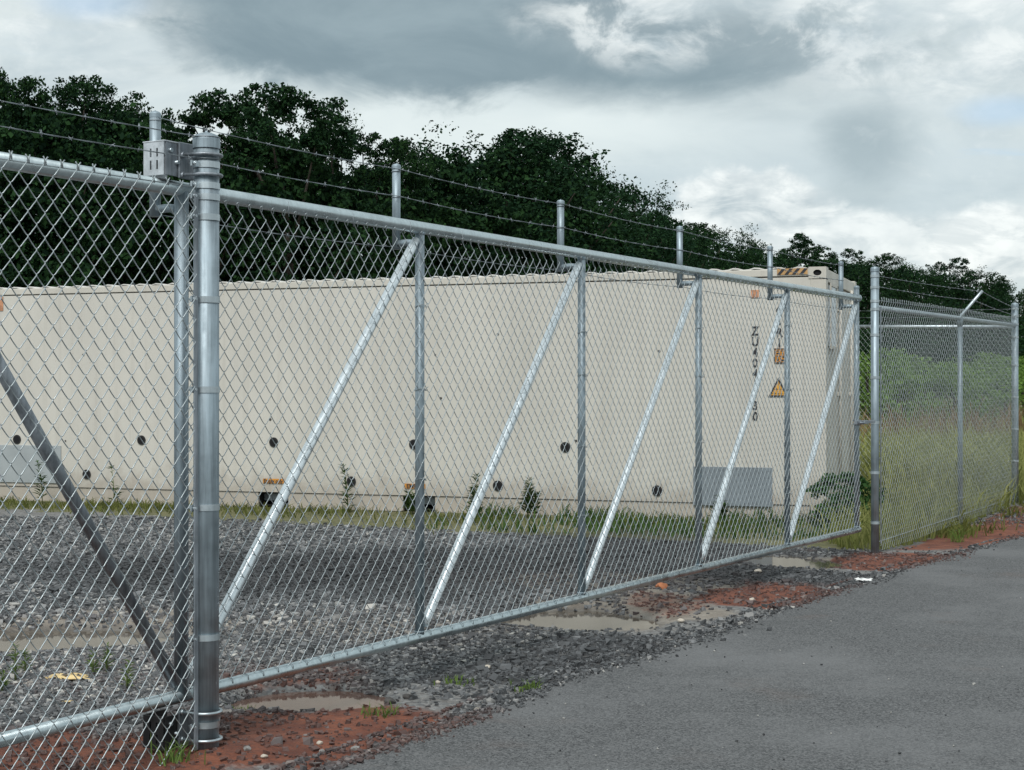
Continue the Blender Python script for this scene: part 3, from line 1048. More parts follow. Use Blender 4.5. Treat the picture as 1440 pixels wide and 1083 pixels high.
def roller(label, z0, mat, low):
    """boxed roller truck: slotted end plate, side plates, wheels on the rail"""
    r = thing('gate_roller', label, 'gate roller', (LP.x, LP.y, z0), GROT, 'roller boxes guiding the gate')
    h = 0.115
    xl, xr, yb, yf = -0.125, -0.01, 0.175, 0.082
    mb = MB()
    # end plate facing back along the fence, with real slots
    cols_ = [yf, yf + 0.026, yf + 0.034, yf + 0.056, yf + 0.064, yb]
    rows = [0, 0.020, 0.052, 0.064, 0.094, h]
    for i in range(5):
        for j in range(5):
            if i in (1, 3) and j in (1, 3):
                continue
            mb.box((xl, (cols_[i] + cols_[i + 1]) / 2, (rows[j] + rows[j + 1]) / 2), (0.005, cols_[i + 1] - cols_[i], rows[j + 1] - rows[j]))
    mb.build('slotted_plate', mat, r)
    mb = MB(); mb.box(((xl + xr) / 2 + .003, yf, h / 2), (xr - xl - .006, 0.006, h), bevel=.0015); mb.build('side_plate', M_DULL if not low else mat, r)  # upper box: darker steel paints the shade on this side
    mb = MB(); mb.box(((xl + xr) / 2 + .003, yb, h / 2), (xr - xl - .006, 0.006, h), bevel=.0015); mb.build('side_plate', mat, r)
    if not low:
        mb = MB(); mb.box(((xl + xr) / 2, (yb + yf) / 2, h + .003), (xr - xl + .008, yb - yf + .008, 0.005), bevel=.0015); mb.build('top_plate', mat, r)
    for y in (yf + 0.03, yb - 0.03):
        mb = MB()
        mb.tube([((xl + xr) / 2, y - .012, h * .42), ((xl + xr) / 2, y + .012, h * .42)], 0.036, 18)
        mb.build('wheel', M_BLACK, r)
    mb = MB(); mb.tube([((xl + xr) / 2, yf - .016, h * .42), ((xl + xr) / 2, yb + .01, h * .42)], 0.007, 8)
    for (dx, dz) in ((-.03, .03), (.03, .03)):
        mb.tube([((xl + xr) / 2 + dx, yf - .012, h * .5 + dz), ((xl + xr) / 2 + dx, yf, h * .5 + dz)], 0.008, 6)
    mb.build('bolt', M_BAND, r)
    mb = MB(); mb.box((0.0, 0.072, h * .5), (0.125, 0.010, h * 1.1), bevel=.002); mb.build('mounting_plate', M_DULL, r)
    return r


roller('grey slotted roller box bolted high on the thick gate post', 2.028, M_BOX, False)
roller('roller box, coloured black for shade, under the gate rail at the foot of the thick post', 0.035, M_BLACK, True)  # black plates paint in the shadow below the rail

# ------------------------------------------------------------------ right hand fence
RP = Vector((2.90, 12.5, 0))
CP = Vector((5.53, 17.2, 0))
rl = (CP - RP).length
rot_r = math.atan2((CP - RP).y, (CP - RP).x)
z_a, z_c = gh(RP.x - .05, RP.y), 0.05
rz = lambda t: 0.05 * np.asarray(t) / rl
rfence = thing('chain_link_fence', 'far chain-link fence at right, from the latch post to the corner post', 'fence', (RP.x, RP.y, 0), rot_r, 'runs of chain-link fence')
ZR = 1.94
tl = 0.53 * rl


def post_part(root, x, y, z, r, top, bnd, dirx=1, nm='post'):
    mb = MB(); mb.tube([(x, y, z - 0.2), (x, y, top)], r, 20)
    p = mb.build(nm, M_GALV, root)
    mb = MB(); pipe_cap(mb, (x, y), r, top); mb.build('cap', M_GALV, p)
    bands(p, (x, y), r, bnd, dirx)
    return p


post_part(rfence, 0, 0, 0, 0.0325, 2.25, [2.19, 2.10, 1.99, 1.925, 1.72, 1.38, 1.02, 0.62, 0.22], 1)
post_part(rfence, rl, 0, 0.05, 0.0365, 2.22, [2.17, 2.09, 2.0, 1.86, 1.55, 1.2, 0.85, 0.5], -1)
mb = MB(); mb.tube([(tl, 0, -0.2), (tl, 0, ZR + .02)], 0.024, 16)
lp_ = mb.build('post', M_GALV, rfence)
mb = MB()
mb.tube([(tl, 0, ZR + .0), (tl, -.01, ZR + .05), (tl, -0.21, ZR + 0.285)], [0.02, 0.016, 0.013], 10)
mb.build('barb_arm', M_BAND, lp_)
mb = MB(); mb.tube([(tl, 0, ZR - .05), (tl, 0, ZR + .035)], 0.027, 16); mb.build('cap', M_GALV, lp_)
mb = MB(); mb.tube([(0.03, 0, ZR), (rl - .03, 0, ZR + 0.05)], 0.0205, 14); mb.build('top_rail', M_BAND, rfence)
chain_link('chain_link_fabric', rfence, 0.05, rl - 0.05, 0.03, 2.01, M_WIRE, zfun=lambda x: 0.05 * x / rl, sides=3, y=-0.03, fine=False, twist_top=True)
mb = MB(); mb.box((0.06, -0.03, 1.0), (0.019, 0.005, 1.9)); mb.build('tension_bar', M_DULL, rfence)
mb = MB(); mb.tube([(0, -.028, .07), (rl, -.028, .11)], 0.003, 5); mb.build('bottom_wire', M_WIRE, rfence)
for k in range(7):
    mb = MB()
    zz = 0.25 + k * .27
    mb.tube([(tl + 0.026 * math.cos(a), -0.006 + 0.031 * math.sin(a), zz) for a in np.linspace(0, 2 * math.pi, 11)], 0.002, 4)
    mb.build('wire_tie', M_BAND, rfence)
for (za, ya, zb_, zc2) in ((2.19, -0.205, 2.22, 2.17), (2.105, -0.135, 2.135, 2.09), (1.995, -0.065, 2.05, 2.0)):
    barbed(rfence, [(0, -.03, za), (tl, ya, zb_), (rl, -.03, zc2)], sag=0.01, step=0.125, mat=M_DULL)

# the fence that turns back behind the container
BP = Vector((4.09, 18.3, 0))
bdir = (BP - CP).normalized()
bl = 4.2
bfence = thing('chain_link_fence', 'rear chain-link fence running from the far corner post to behind the container', 'fence', (CP.x, CP.y, 0), math.atan2(bdir.y, bdir.x), 'runs of chain-link fence')
mb = MB(); mb.tube([(0.03, 0, 1.975), (1.81, 0, 2.02), (bl, 0, 2.06)], 0.0205, 12); mb.build('top_rail', M_BAND, bfence)
mb = MB(); mb.tube([(2.6, 0, -0.2), (2.6, 0, 2.05)], 0.024, 14); mb.build('post', M_GALV, bfence)
chain_link('chain_link_fabric', bfence, 0.05, bl, 0.10, 2.03, M_WIRE, zfun=lambda x: 0.025 * x, sides=3, y=0.03, fine=False)
for z in (2.17, 2.09, 2.0):
    barbed(bfence, [(0, 0, z), (2.6, .03, z + .06), (bl, 0.03, z + .06)], sag=0.01, step=.125, mat=M_DULL)

# ------------------------------------------------------------------ shipping container (local: x<0 left along the wall, -y to the camera)
box = thing('shipping_container', 'long cream smooth-sided shipping container standing in the yard', 'shipping container', CO, CROT)
RT = 0.085                                      # top rail
BASE = 0.185                                    # bottom of the wall skin
mb = MB()
# side wall with very shallow pressed swells, one skin
nxw, nzw = 170, 6
vs, fs = [], []
for i in range(nxw + 1):
    xx = -0.14 - (CL - 0.28) * i / nxw
    for j in range(nzw + 1):
        zz = BASE + (CH - RT - 0.01 - BASE) * j / nzw
        e = math.sin(math.pi * j / nzw) ** 0.5
        yy = 0.008 - 0.006 * e * abs(math.sin(xx * math.pi / 1.105)) ** 0.6 + random.uniform(-.0008, .0008) * e
        vs.append((xx, yy, zz))
for i in range(nxw):
    for j in range(nzw):
        a = i * (nzw + 1) + j
        fs.append((a, a + 1, a + nzw + 2, a + nzw + 1))
mb.add(vs, fs, True)
side_wall = mb.build('side_wall', M_CREAM, box)
mb = MB(); mb.box((-CL / 2, CW - 0.02, CH / 2 + .05), (CL - .34, 0.03, CH - .25)); mb.build('side_wall', M_CREAM, box)
mb = MB(); mb.box((-CL / 2, 0.045, CH - RT / 2 - .006), (CL - 0.34, 0.09, RT - .012), bevel=.006); mb.build('top_side_rail', M_CREAM2, box)
mb = MB(); mb.box((-CL / 2, CW - 0.045, CH - RT / 2 - .006), (CL - 0.34, 0.09, RT - .012), bevel=.006); mb.build('top_side_rail', M_CREAM2, box)
# bottom rail with two fork pockets left open
pk = [wall_at(383, 700)[0], wall_at(588, 705)[0]]
edges = [-CL + 0.17] + sorted([p + d for p in pk for d in (-0.19, 0.19)]) + [-0.17]
mb = MB()
for a, b in ((edges[0], edges[1]), (edges[2], edges[3]), (edges[4], edges[5])):
    mb.box(((a + b) / 2, 0.052, 0.10), (b - a, 0.06, 0.16), bevel=.004)
    mb.box(((a + b) / 2, 0.035, 0.016), (b - a, 0.07, 0.012))
mb.build('bottom_side_rail', M_CREAM2, box)
for p in pk:
    mb = MB()
    mb.box((p, 0.45, 0.172), (0.38, 0.8, 0.008)); mb.box((p, 0.45, 0.03), (0.38, 0.8, 0.008))
    mb.box((p - .187, 0.45, 0.10), (0.006, 0.8, 0.134)); mb.box((p + .187, 0.45, 0.10), (0.006, 0.8, 0.134))
    mb.box((p, 0.85, 0.10), (0.368, 0.01, 0.134))
    mb.build('fork_pocket', M_HOLE, box)  # pocket walls coloured near-black to paint the shade within
mb = MB(); mb.box((-CL / 2, CW / 2, 0.13), (CL - .3, CW - .3, 0.10)); mb.build('floor', M_DULL, box)
# roof sheet, corrugated across; its folds end as a scalloped edge
mb = MB()
step = 0.055
n = int((CL - .36) / step)
prof = [0.0, 0.016, 0.020, 0.004]
vs, fs = [], []
for i in range(n + 1):
    xx = -0.18 - i * step
    z = CH - 0.006 + prof[i % 4]
    dy = random.uniform(-.004, .004)
    for (yy, dz) in ((0.006 + dy, -0.016), (0.004 + dy, -0.004), (0.018, 0.0), (CW / 2, 0.012), (CW - .018, 0), (CW - .004, -.004)):
        vs.append((xx, yy, z + dz))
for i in range(n):
    for j in range(5):
        a = i * 6 + j
        fs.append((a, a + 1, a + 7, a + 6))
mb.add(vs, fs, False)
mb.build('roof', M_ROOF, box)
# corner posts and castings
for (cx0, cy0) in ((0, 0), (-CL, 0), (0, CW), (-CL, CW)):
    sx = -1 if cx0 == 0 else 1
    sy = 1 if cy0 == 0 else -1
    mb = MB(); mb.box((cx0 + sx * 0.08, cy0 + sy * 0.074, CH / 2), (0.156, 0.14, CH - 0.24), bevel=.003)
    mb.build('corner_post', M_CREAM2, box)
    for zc in (0.059, CH - 0.059 + .006):
        mb = MB()
        X, Y, Z = 0.178, 0.162, 0.118
        cx, cy = cx0 + sx * X / 2, cy0 + sy * Y / 2
        # hollow block: frame bars round an oval side hole and an end hole
        oy = cy0 + sy * 0.008
        n = 20
        outer = [(-X / 2, -Z / 2), (X / 2, -Z / 2), (X / 2, Z / 2), (-X / 2, Z / 2)]
        hole = [(0.042 * math.cos(2 * math.pi * k / n), 0.030 * math.sin(2 * math.pi * k / n)) for k in range(n)]
        # front plate with the hole, as a strip between hole and rectangle
        vs, fs = [], []
        for k in range(n):
            a = 2 * math.pi * k / n
            ca, sa = math.cos(a), math.sin(a)
            sc = min((X / 2) / max(abs(ca), 1e-6), (Z / 2) / max(abs(sa), 1e-6))
            hx, hz_ = hole[k]
            vs += [(cx + hx, oy - sy * .008, zc + hz_), (cx + ca * sc, oy - sy * .008, zc + sa * sc), (cx + hx, oy + sy * .02, zc + hz_)]
        for k in range(n):
            k2 = (k + 1) % n
            fs.append((3 * k, 3 * k + 1, 3 * k2 + 1, 3 * k2))
            fs.append((3 * k, 3 * k2, 3 * k2 + 2, 3 * k + 2))
        mb.add(vs, fs)
        mb.box((cx, cy + sy * .016, zc), (X, Y - .034, Z), bevel=0.006)
        mb.box((cx, cy, zc + Z / 2 - .006), (X - .001, Y - .001, .012))
        mb.box((cx, cy, zc - Z / 2 + .006), (X - .001, Y - .001, .012))
        mb.box((cx - X / 2 + .01, cy, zc), (.019, Y - .002, Z - .02)); mb.box((cx + X / 2 - .01, cy, zc), (.019, Y - .002, Z - .02))
        cst = mb.build('corner_casting', M_CREAM2, box)
        mb = MB(); mb.prism([(cx + h[0] * .98, zc + h[1] * .98) for h in hole], oy + sy * .012, oy + sy * .016); mb.build('lifting_hole_shade', M_HOLE, cst)  # near-black plug paints the shade inside the casting hole
# right-hand end: header, sill, two door leaves with rods, and a grey panel near the near corner
mb = MB(); mb.box((-0.05, CW / 2, CH - 0.075), (0.09, CW - .33, 0.13), bevel=.006); mb.build('end_header', M_CREAM2, box)
mb = MB(); mb.box((-0.05, CW / 2, 0.075), (0.09, CW - .33, 0.13), bevel=.006); mb.build('end_sill', M_CREAM2, box)
for s in (0, 1):
    mb = MB(); mb.box((-0.04, 0.16 + 0.53 + s * 1.06, CH / 2), (0.04, 1.04, CH - .30), bevel=.006)
    d = mb.build('end_door', M_CREAM, box)
    for yy in (1.02,) if s == 0 else (1.95,):
        mb = MB(); mb.tube([(0.005, yy, 0.12), (0.005, yy, CH - .12)], 0.017, 10)
        for zz in (0.4, 1.3, 2.2):
            mb.box((-0.008, yy, zz), (0.03, 0.10, 0.04), bevel=.003)
        mb.build('lock_rod', M_CREAM2, d)
mb = MB(); mb.box((-0.006, 0.47, 2.10), (0.03, 0.42, 0.62), bevel=.006)
wn = mb.build('end_panel', M_GLASS, box)
mb = MB()
mb.box((0.012, 0.47, 2.42), (0.012, 0.47, 0.03)); mb.box((0.012, 0.47, 1.78), (0.012, 0.47, 0.03))
mb.box((0.012, 0.245, 2.1), (0.012, 0.03, 0.61)); mb.box((0.012, 0.695, 2.1), (0.012, 0.03, 0.61))
mb.build('panel_frame', M_CREAM2, wn)
mb = MB(); mb.box((-CL + 0.04, CW / 2, CH / 2), (0.05, CW - .3, CH - .2)); mb.build('end_wall', M_CREAM, box)

# striped warning plate on the top rail by the near casting
xa, za = wall_at(1093, 383)
xb = -0.185
mb = MB(); mb.box(((xa + xb) / 2, -0.004, CH - .037), (xb - xa, 0.006, 0.062)); wp = mb.build('hazard_plate', simple('faded_hazard_paint', (0.46, 0.27, 0.11), 0.6, 0, .2, 14.0), box)
mb = MB()
x = xa
while x < xb - 0.05:
    mb.prism([(x, CH - .066), (x + 0.035, CH - .066), (x + .085, CH - .008), (x + .05, CH - .008)], -0.0095, -0.0075)
    x += 0.075
mb.build('black_stripes', M_PRINT, wp)

# vent holes in two rows: black discs paint the shade inside them
for (px, py) in ((24, 618), (199, 619), (385, 622), (582, 625), (795, 629), (122, 667), (494, 677), (700, 683), (924, 690)):
    x, z = wall_at(px, py)
    mb = MB()
    mb.tube([(x, 0.001, z), (x, -0.006, z)], 0.056, 20)
    v_ = mb.build('vent_hole', M_BLACK, box)
    mb = MB(); mb.tube([(x, -.006, z), (x, -0.0075, z)], 0.040, 20)
    mb.build('vent_hole_shade', M_HOLE, v_)
# small rust pocks
mb = MB()
for (px, py) in ((117, 499), (612, 499), (620, 560), (92, 620), (810, 620), (700, 470), (927, 494), (380, 590), (300, 480)):
    x, z = wall_at(px, py)
    mb.tube([(x, 0.001, z), (x, -0.0015, z)], random.uniform(.008, .016), 8)
mb.build('rust_spots', M_DARKSTONE, box)['kind'] = 'stuff'


def plate(name, p0, p1, mat, label=None):
    x0, z1 = wall_at(*p0)
    x1, z0 = wall_at(*p1)
    mb = MB(); mb.box(((x0 + x1) / 2, -0.002, (z0 + z1) / 2), (x1 - x0, 0.012, z1 - z0), bevel=.003)
    p = mb.build(name, mat, box)
    if label:
        p['label'] = label
    mb = MB()
    for i in range(7):
        for zz in (z0 + .03, z1 - .03):
            mb.tube([(x0 + .04 + (x1 - x0 - .08) * i / 6, -.007, zz), (x0 + .04 + (x1 - x0 - .08) * i / 6, -.011, zz)], .008, 6)
    mb.build('rivets', mat, p)['kind'] = 'stuff'
    return p


plate('cover_plate', (975, 656), (1086, 713), M_GREYP, 'dark blue-grey rectangular plate low on the wall near the right end')
plate('cover_plate', (-45, 625), (86, 680), M_GREYL, 'pale grey rectangular plate low on the wall at the left')


def text_mesh(s, size):
    cu = bpy.data.curves.new('glyphs', 'FONT')
    cu.body = s
    cu.size = size
    cu.align_x = 'CENTER'
    cu.resolution_u = 3
    cu.offset = size * .028
    to = bpy.data.objects.new('glyphs', cu)
    C.objects.link(to)
    dg = bpy.context.evaluated_depsgraph_get()
    me = bpy.data.meshes.new_from_object(to.evaluated_get(dg))
    bpy.data.objects.remove(to)
    return me


def wall_text(name, items, mat, size, parent, y=-0.003, sx=1.0, label=None):
    """characters laid on the container wall, joined into one printed marking"""
    vs, fs = [], []
    for ch, px, py in items:
        x, z = wall_at(px, py)
        me = text_mesh(ch, size)
        b = len(vs)
        vs += [(x + v.co.x * sx, y, z - size * 0.36 + v.co.y) for v in me.vertices]
        fs += [[b + i for i in p.vertices] for p in me.polygons]
    me = bpy.data.meshes.new(name)
    me.from_pydata(vs, [], fs)
    o = link_mesh(name, me, mat, parent)
    if label:
        o['label'] = label
    return o


wall_text('serial_number', [(c, 1062, 465 + 15.0 * i) for i, c in enumerate('ZU4041730')], M_PRINT, 0.125, box, sx=0.85)
wall_text('size_code', [('4', 1095, 435), ('2', 1095, 450), ('R', 1096, 467), ('1', 1096, 482)], M_PRINT, 0.125, box, sx=0.85)
# rectangular notice
x0, z1 = wall_at(1089, 490); x1, z0 = wall_at(1105, 511)
mb = MB(); mb.box(((x0 + x1) / 2, -0.003, (z0 + z1) / 2), (x1 - x0, 0.008, z1 - z0)); sg = mb.build('notice_sign', M_ORANGE, box)
mb = MB()
wd, ht = x1 - x0, z1 - z0
mb.box(((x0 + x1) / 2, -0.008, z1 - .006), (wd, .002, .010)); mb.box(((x0 + x1) / 2, -0.008, z0 + .006), (wd, .002, .010))
mb.box((x0 + .006, -0.008, (z0 + z1) / 2), (.010, .002, ht - .024)); mb.box((x1 - .006, -0.008, (z0 + z1) / 2), (.010, .002, ht - .024))
for (fx, fz, fw, fh) in ((.3, .82, .26, .07), (.7, .82, .22, .07), (.36, .66, .34, .10), (.74, .64, .14, .12), (.28, .45, .16, .13), (.55, .47, .22, .06), (.8, .43, .14, .12), (.3, .24, .2, .16), (.56, .28, .12, .10), (.74, .2, .22, .12), (.5, .12, .16, .05)):
    mb.box((x0 + wd * fx, -0.008, z0 + ht * fz), (wd * fw, .002, ht * fh))
mb.build('notice_print', M_PRINT, sg)
# warning triangle
xc, zt = wall_at(1094.5, 531); xl_, zb_ = wall_at(1080.5, 558.5); xr_, _ = wall_at(1109, 558.5)
mb = MB(); mb.prism([(xl_, zb_), (xr_, zb_), (xc, zt)], -0.004, 0.0); tg = mb.build('warning_triangle', M_PRINT, box)
k = 0.72
cxm, czm = (xl_ + xr_ + xc) / 3, (zb_ * 2 + zt) / 3
mb = MB(); mb.prism([(cxm + (a - cxm) * k, czm + (b - czm) * k) for a, b in ((xl_, zb_), (xr_, zb_), (xc, zt))], -0.008, -0.0042); mb.build('triangle_face', M_AMBER, tg)
mb = MB()
for r_, (zz, hw, nn) in enumerate(((czm - .035, .065, 5), (czm + .010, .045, 4))):
    for i in range(nn):
        xx = cxm - hw + 2 * hw * i / (nn - 1)
        mb.prism([(xx - .010, zz - .004), (xx, zz + .006), (xx + .010, zz - .002), (xx + .010, zz + .004), (xx, zz + .013), (xx - .010, zz + .003)], -.0105, -.0085)
mb.build('triangle_print', M_PRINT, tg)
# orange pocket stickers and worn marks
for (a, b, wds) in (((370, 673), (399, 680), 'Empty only'), ((569, 680), (598, 687.5), 'EMPTY')):
    x0, z1 = wall_at(*a); x1, z0 = wall_at(*b)
    mb = MB(); mb.box(((x0 + x1) / 2, -0.001, (z0 + z1) / 2), (x1 - x0, 0.006, z1 - z0)); st = mb.build('pocket_sticker', M_ORANGE, box)
    me = text_mesh(wds, 0.066)
    sc = min(1.0, (x1 - x0) * .92 / max(.01, (max(v.co.x for v in me.vertices) - min(v.co.x for v in me.vertices))))
    me2 = bpy.data.meshes.new('sticker_text')
    me2.from_pydata([((x0 + x1) / 2 + v.co.x * sc, -0.006, (z0 + z1) / 2 - .021 + v.co.y * .95) for v in me.vertices], [], [list(p.vertices) for p in me.polygons])
    link_mesh('sticker_text', me2, M_PRINT, st)
for (a, b, m_) in (((-14, 418), (4, 437), M_RUST), ((1056, 408), (1067, 419), M_RUST)):
    x0, z1 = wall_at(*a); x1, z0 = wall_at(*b)
    mb = MB(); mb.box(((x0 + x1) / 2, 0.002, (z0 + z1) / 2), (x1 - x0, 0.008, z1 - z0)); mb.build('worn_sticker', m_, box)


# ------------------------------------------------------------------ plants
def leaf_quads(cent, size, rg, droop=0.0, aspect=0.55):
    """one pointed leaf (diamond of 4 points) at each centre"""
    n = len(cent)
    a = rg.normal(size=(n, 3))
    a[:, 2] -= droop
    a /= np.linalg.norm(a, axis=1)[:, None]
    b = np.cross(a, rg.normal(size=(n, 3)))
    b /= np.linalg.norm(b, axis=1)[:, None]
    s = (size * rg.uniform(0.6, 1.3, n))[:, None]
    V = np.stack([cent - a * s * .5, cent + b * s * aspect * .5, cent + a * s * .5, cent - b * s * aspect * .5], 1)
    return V.reshape(-1, 3)


def crown_points(rg, n, H, R, style):
    """leaf centres of one crown: clumps at the ends of limbs, with gaps between"""
    nc = {'round': 58, 'airy': 22, 'tall': 40, 'bush': 16}[style]
    cl = []
    for i in range(nc):
        f = rg.uniform(0, 1)
        if style == 'round':
            z = H * (0.22 + 0.78 * f); rr = R * math.sqrt(max(0.03, 1 - ((f - .42) / .62) ** 2)) * (1 if f < .85 else .6)
        elif style == 'airy':
            z = H * (0.34 + 0.66 * f); rr = R * math.sqrt(max(0.05, 1 - ((f - .55) / .55) ** 2))
        elif style == 'tall':
            z = H * (0.2 + 0.8 * f); rr = R * (0.35 + .75 * math.sin(math.pi * (0.15 + .8 * f)))
        else:
            z = H * (0.12 + 0.85 * f); rr = R * math.sqrt(max(0.05, 1 - f * f * .85))
        an = rg.uniform(0, 2 * math.pi)
        rad = rr * math.sqrt(rg.uniform(0.12, 1)) * 0.86
        cl.append((rad * math.cos(an), rad * math.sin(an), z, rg.uniform(.5, 1.3) * R * (0.27 if style != 'airy' else 0.22)))
    cl = np.array(cl)
    cl[:, 2] = np.minimum(cl[:, 2], H - cl[:, 3] * rg.uniform(.75, 1.25, nc))
    ns_ = nc * 15
    own = np.arange(ns_) % nc
    d = rg.normal(size=(ns_, 3))
    d[:, 2] += 0.25
    d /= np.linalg.norm(d, axis=1)[:, None]
    rad = (rg.uniform(0.15, 1, ns_) ** 0.5)[:, None]
    sub = cl[own, :3] + d * rad * cl[own, 3:4] * np.array([1.05, 1.05, 0.88])
    sr = cl[own, 3] * (rg.uniform(.20, .40, ns_) if style != 'bush' else rg.uniform(.5, .9, ns_))
    pick = rg.integers(0, ns_, n)
    d = rg.normal(size=(n, 3))
    d /= np.linalg.norm(d, axis=1)[:, None]
    p = sub[pick] + d * (rg.uniform(0, 1, n) ** 0.5 * sr[pick])[:, None] * np.array([1.15, 1.15, 0.75])
    
    return p, cl


def tree_meshes(style, H, R, n, leaf, seed, mat=M_TREE):
    rg = np.random.default_rng(seed)
    p, cl = crown_points(rg, n, H, R, style)
    V = leaf_quads(p, leaf, rg, 0.3, 0.62)
    crown = np_mesh('crown', V, np.arange(len(V)).reshape(-1, 4))
    crown.materials.append(mat)
    mb = MB()
    random.seed(seed)
    top = H * 0.72
    r0 = H * 0.016 + .02
    tr = [Vector((random.uniform(-.1, .1) * H * .05 * i, random.uniform(-.1, .1) * H * .05 * i, top * i / 6 - (0.3 if i == 0 else 0))) for i in range(7)]
    mb.tube(tr, [r0 * (1.25 - i * .17) for i in range(7)], 7)
    order = np.argsort(cl[:, 2])
    for i in order[::2]:
        c = Vector(cl[i, :3])
        k = min(6, max(1, int(6 * max(0.12, (c.z - R * .5)) / top)))
        a = tr[max(1, k - 1)]
        mid = a.lerp(c, .5) + Vector((0, 0, -0.06 * H * random.random()))
        mb.tube([a, mid, c], [r0 * .42, r0 * .26, r0 * .1], 5, cap=False)
    me = bpy.data.meshes.new('trunk')
    me.from_pydata(mb.v, [], mb.f)
    me.materials.append(M_BARK)
    return crown, me, V


PROTO = [('round', 12.0, 4.4, 30000, .125, 11), ('airy', 12.0, 3.9, 26000, .13, 12), ('round', 12.0, 4.8, 32000, .125, 13), ('tall', 12.0, 3.1, 36000, .125, 14),
         ('airy', 12.0, 4.3, 27000, .13, 15), ('round', 12.0, 3.9, 28000, .125, 16)]
P_ = [tree_meshes(*p) for p in PROTO]


def plant_tree(px, py, D, pi, label, wide=1.0, cat='tree', name='broadleaf_tree', protos=P_, H0=12.0, group='trees of the wood behind the yard'):
    X = (px - 720) / F * D
    g = gh(X, D)
    h = EYE + (HY - py) * D / F - g
    s = h / H0
    t = thing(name, label, cat, (X, D, g), random.uniform(0, 6.28), group)
    t.scale = (s * wide, s * wide, s)
    link_mesh('crown', protos[pi][0], None, t)
    link_mesh('trunk', protos[pi][1], None, t)
    return t


TREES = [
    (-75, 96, 43, 0, 'tree cut by the left edge, beyond the near fence panel', 1.0),
    (12, 90, 44, 1, 'airy crowned dark tree topmost at the far left above the near fence panel', .75),
    (88, 110, 45, 2, 'dense dark tree, second in from the left edge of the skyline', .95),
    (160, 126, 46, 5, 'dense dark tree just left of the barbed-wire arm beside the thick gate post', .9),
    (215, 158, 49, 3, 'lower dark tree directly behind the roller box arm', .9),
    (268, 128, 46, 4, 'airy tree with gaps in its crown directly above the thick gate post', .75),
    (335, 142, 47, 3, 'slim dark tree right of the thick gate post, left of the tall open crown', .9),
    (400, 118, 46, 1, 'tall tree with an open see-through crown above the first gate bay', 1.05),
    (462, 152, 49, 5, 'dense tree on the right shoulder of the tall see-through one', .85),
    (508, 184, 50, 3, 'short dense tree left of the second barbed-wire arm', .9),
    (560, 192, 51, 3, 'narrow tree rising right behind the second barbed-wire arm', .85),
    (612, 226, 54, 3, 'low tree in the notch before the great round dark tree', .9),
    (690, 180, 58, 2, 'great round dark tree, highest of the middle of the wood', 1.3),
    (752, 186, 60, 0, 'broad dark tree forming the right half of the great rounded crown', 1.25),
    (815, 222, 64, 5, 'dense dark tree sloping down right, above the third barbed-wire arm', 1.1),
    (868, 254, 70, 2, 'dark tree between the third and fourth barbed-wire arms, higher one', 1.05),
    (918, 290, 80, 0, 'dark tree between the third and fourth barbed-wire arms, lower one', 1.05),
    (955, 314, 88, 5, 'dark tree right behind the fourth barbed-wire arm', 1.1),
    (997, 312, 95, 2, 'rounded tree just right of the fourth barbed-wire arm', 1.0),
    (1042, 338, 105, 0, 'dark tree over the container roof, left of the fifth barbed-wire arm', 1.1),
    (1085, 350, 115, 5, 'low tree right behind the fifth barbed-wire arm', 1.1),
    (1128, 330, 118, 3, 'slender tree standing out above the orange striped container corner', .95),
    (1172, 346, 125, 3, 'narrow dark tree left of the sixth barbed-wire arm', 1.2),
    (1206, 366, 130, 0, 'low rounded tree in the dip by the end of the gate', 1.0),
    (1242, 358, 135, 2, 'dark tree right behind the latch post', 1.0),
    (1285, 374, 140, 5, 'dark tree over the first bay of the right fence', 1.1),
    (1334, 364, 145, 3, 'spiky tree left of the slanting barbed-wire arm', 1.05),
    (1368, 374, 150, 5, 'dense dark tree right above the tip of the slanting arm', 1.25),
    (1402, 394, 160, 0, 'low far tree between the slanting arm and the corner post', 1.05),
    (1438, 402, 165, 2, 'farthest tree at the right edge, above the corner post', 1.1),
    (1490, 400, 172, 5, 'tree beyond the right edge of the wood', 1.1),
]
for px, py, D, pi, lab, wd_ in TREES:
    plant_tree(px, py, D, pi, lab, wd_)

# the rest of the wood: one mass of lower crowns between and in front of the tall trees
skx = np.array([t[0] for t in TREES], float)
sky_ = np.array([t[1] for t in TREES], float)
skd = np.array([t[2] for t in TREES], float)
fill = []
rg = np.random.default_rng(99)
for i in range(78):
    px = -130 + (1700) * (i + rg.uniform(-.4, .4)) / 78
    D = np.interp(px, skx, skd) * rg.uniform(0.93, 1.10)
    top = np.interp(px, skx, sky_) + (rg.uniform(16, 66) + (30 if 225 < px < 480 else 0)) * (1 if px < 900 else .36)
    X = (px - 720) / F * D
    h = EYE + (HY - top) * D / F
    V = P_[(i * 5) % 6][2].reshape(-1, 4, 3)
    sel = rg.permutation(len(V))[:5200]
    v = V[sel].reshape(-1, 3).copy()
    a = rg.uniform(0, 6.28)
    s = h / 12.0
    cen = v.reshape(-1, 4, 3).mean(1, keepdims=True)
    v = (cen + (v.reshape(-1, 4, 3) - cen) * 1.75).reshape(-1, 3)
    v[:, 2] = v[:, 2] * 1.12 - 12 * .12            # crowns reach lower
    x2 = (v[:, 0] * math.cos(a) - v[:, 1] * math.sin(a)) * s * 1.1 + X
    y2 = (v[:, 0] * math.sin(a) + v[:, 1] * math.cos(a)) * s * 1.1 + D
    fill.append(np.stack([x2, y2, v[:, 2] * s], 1))
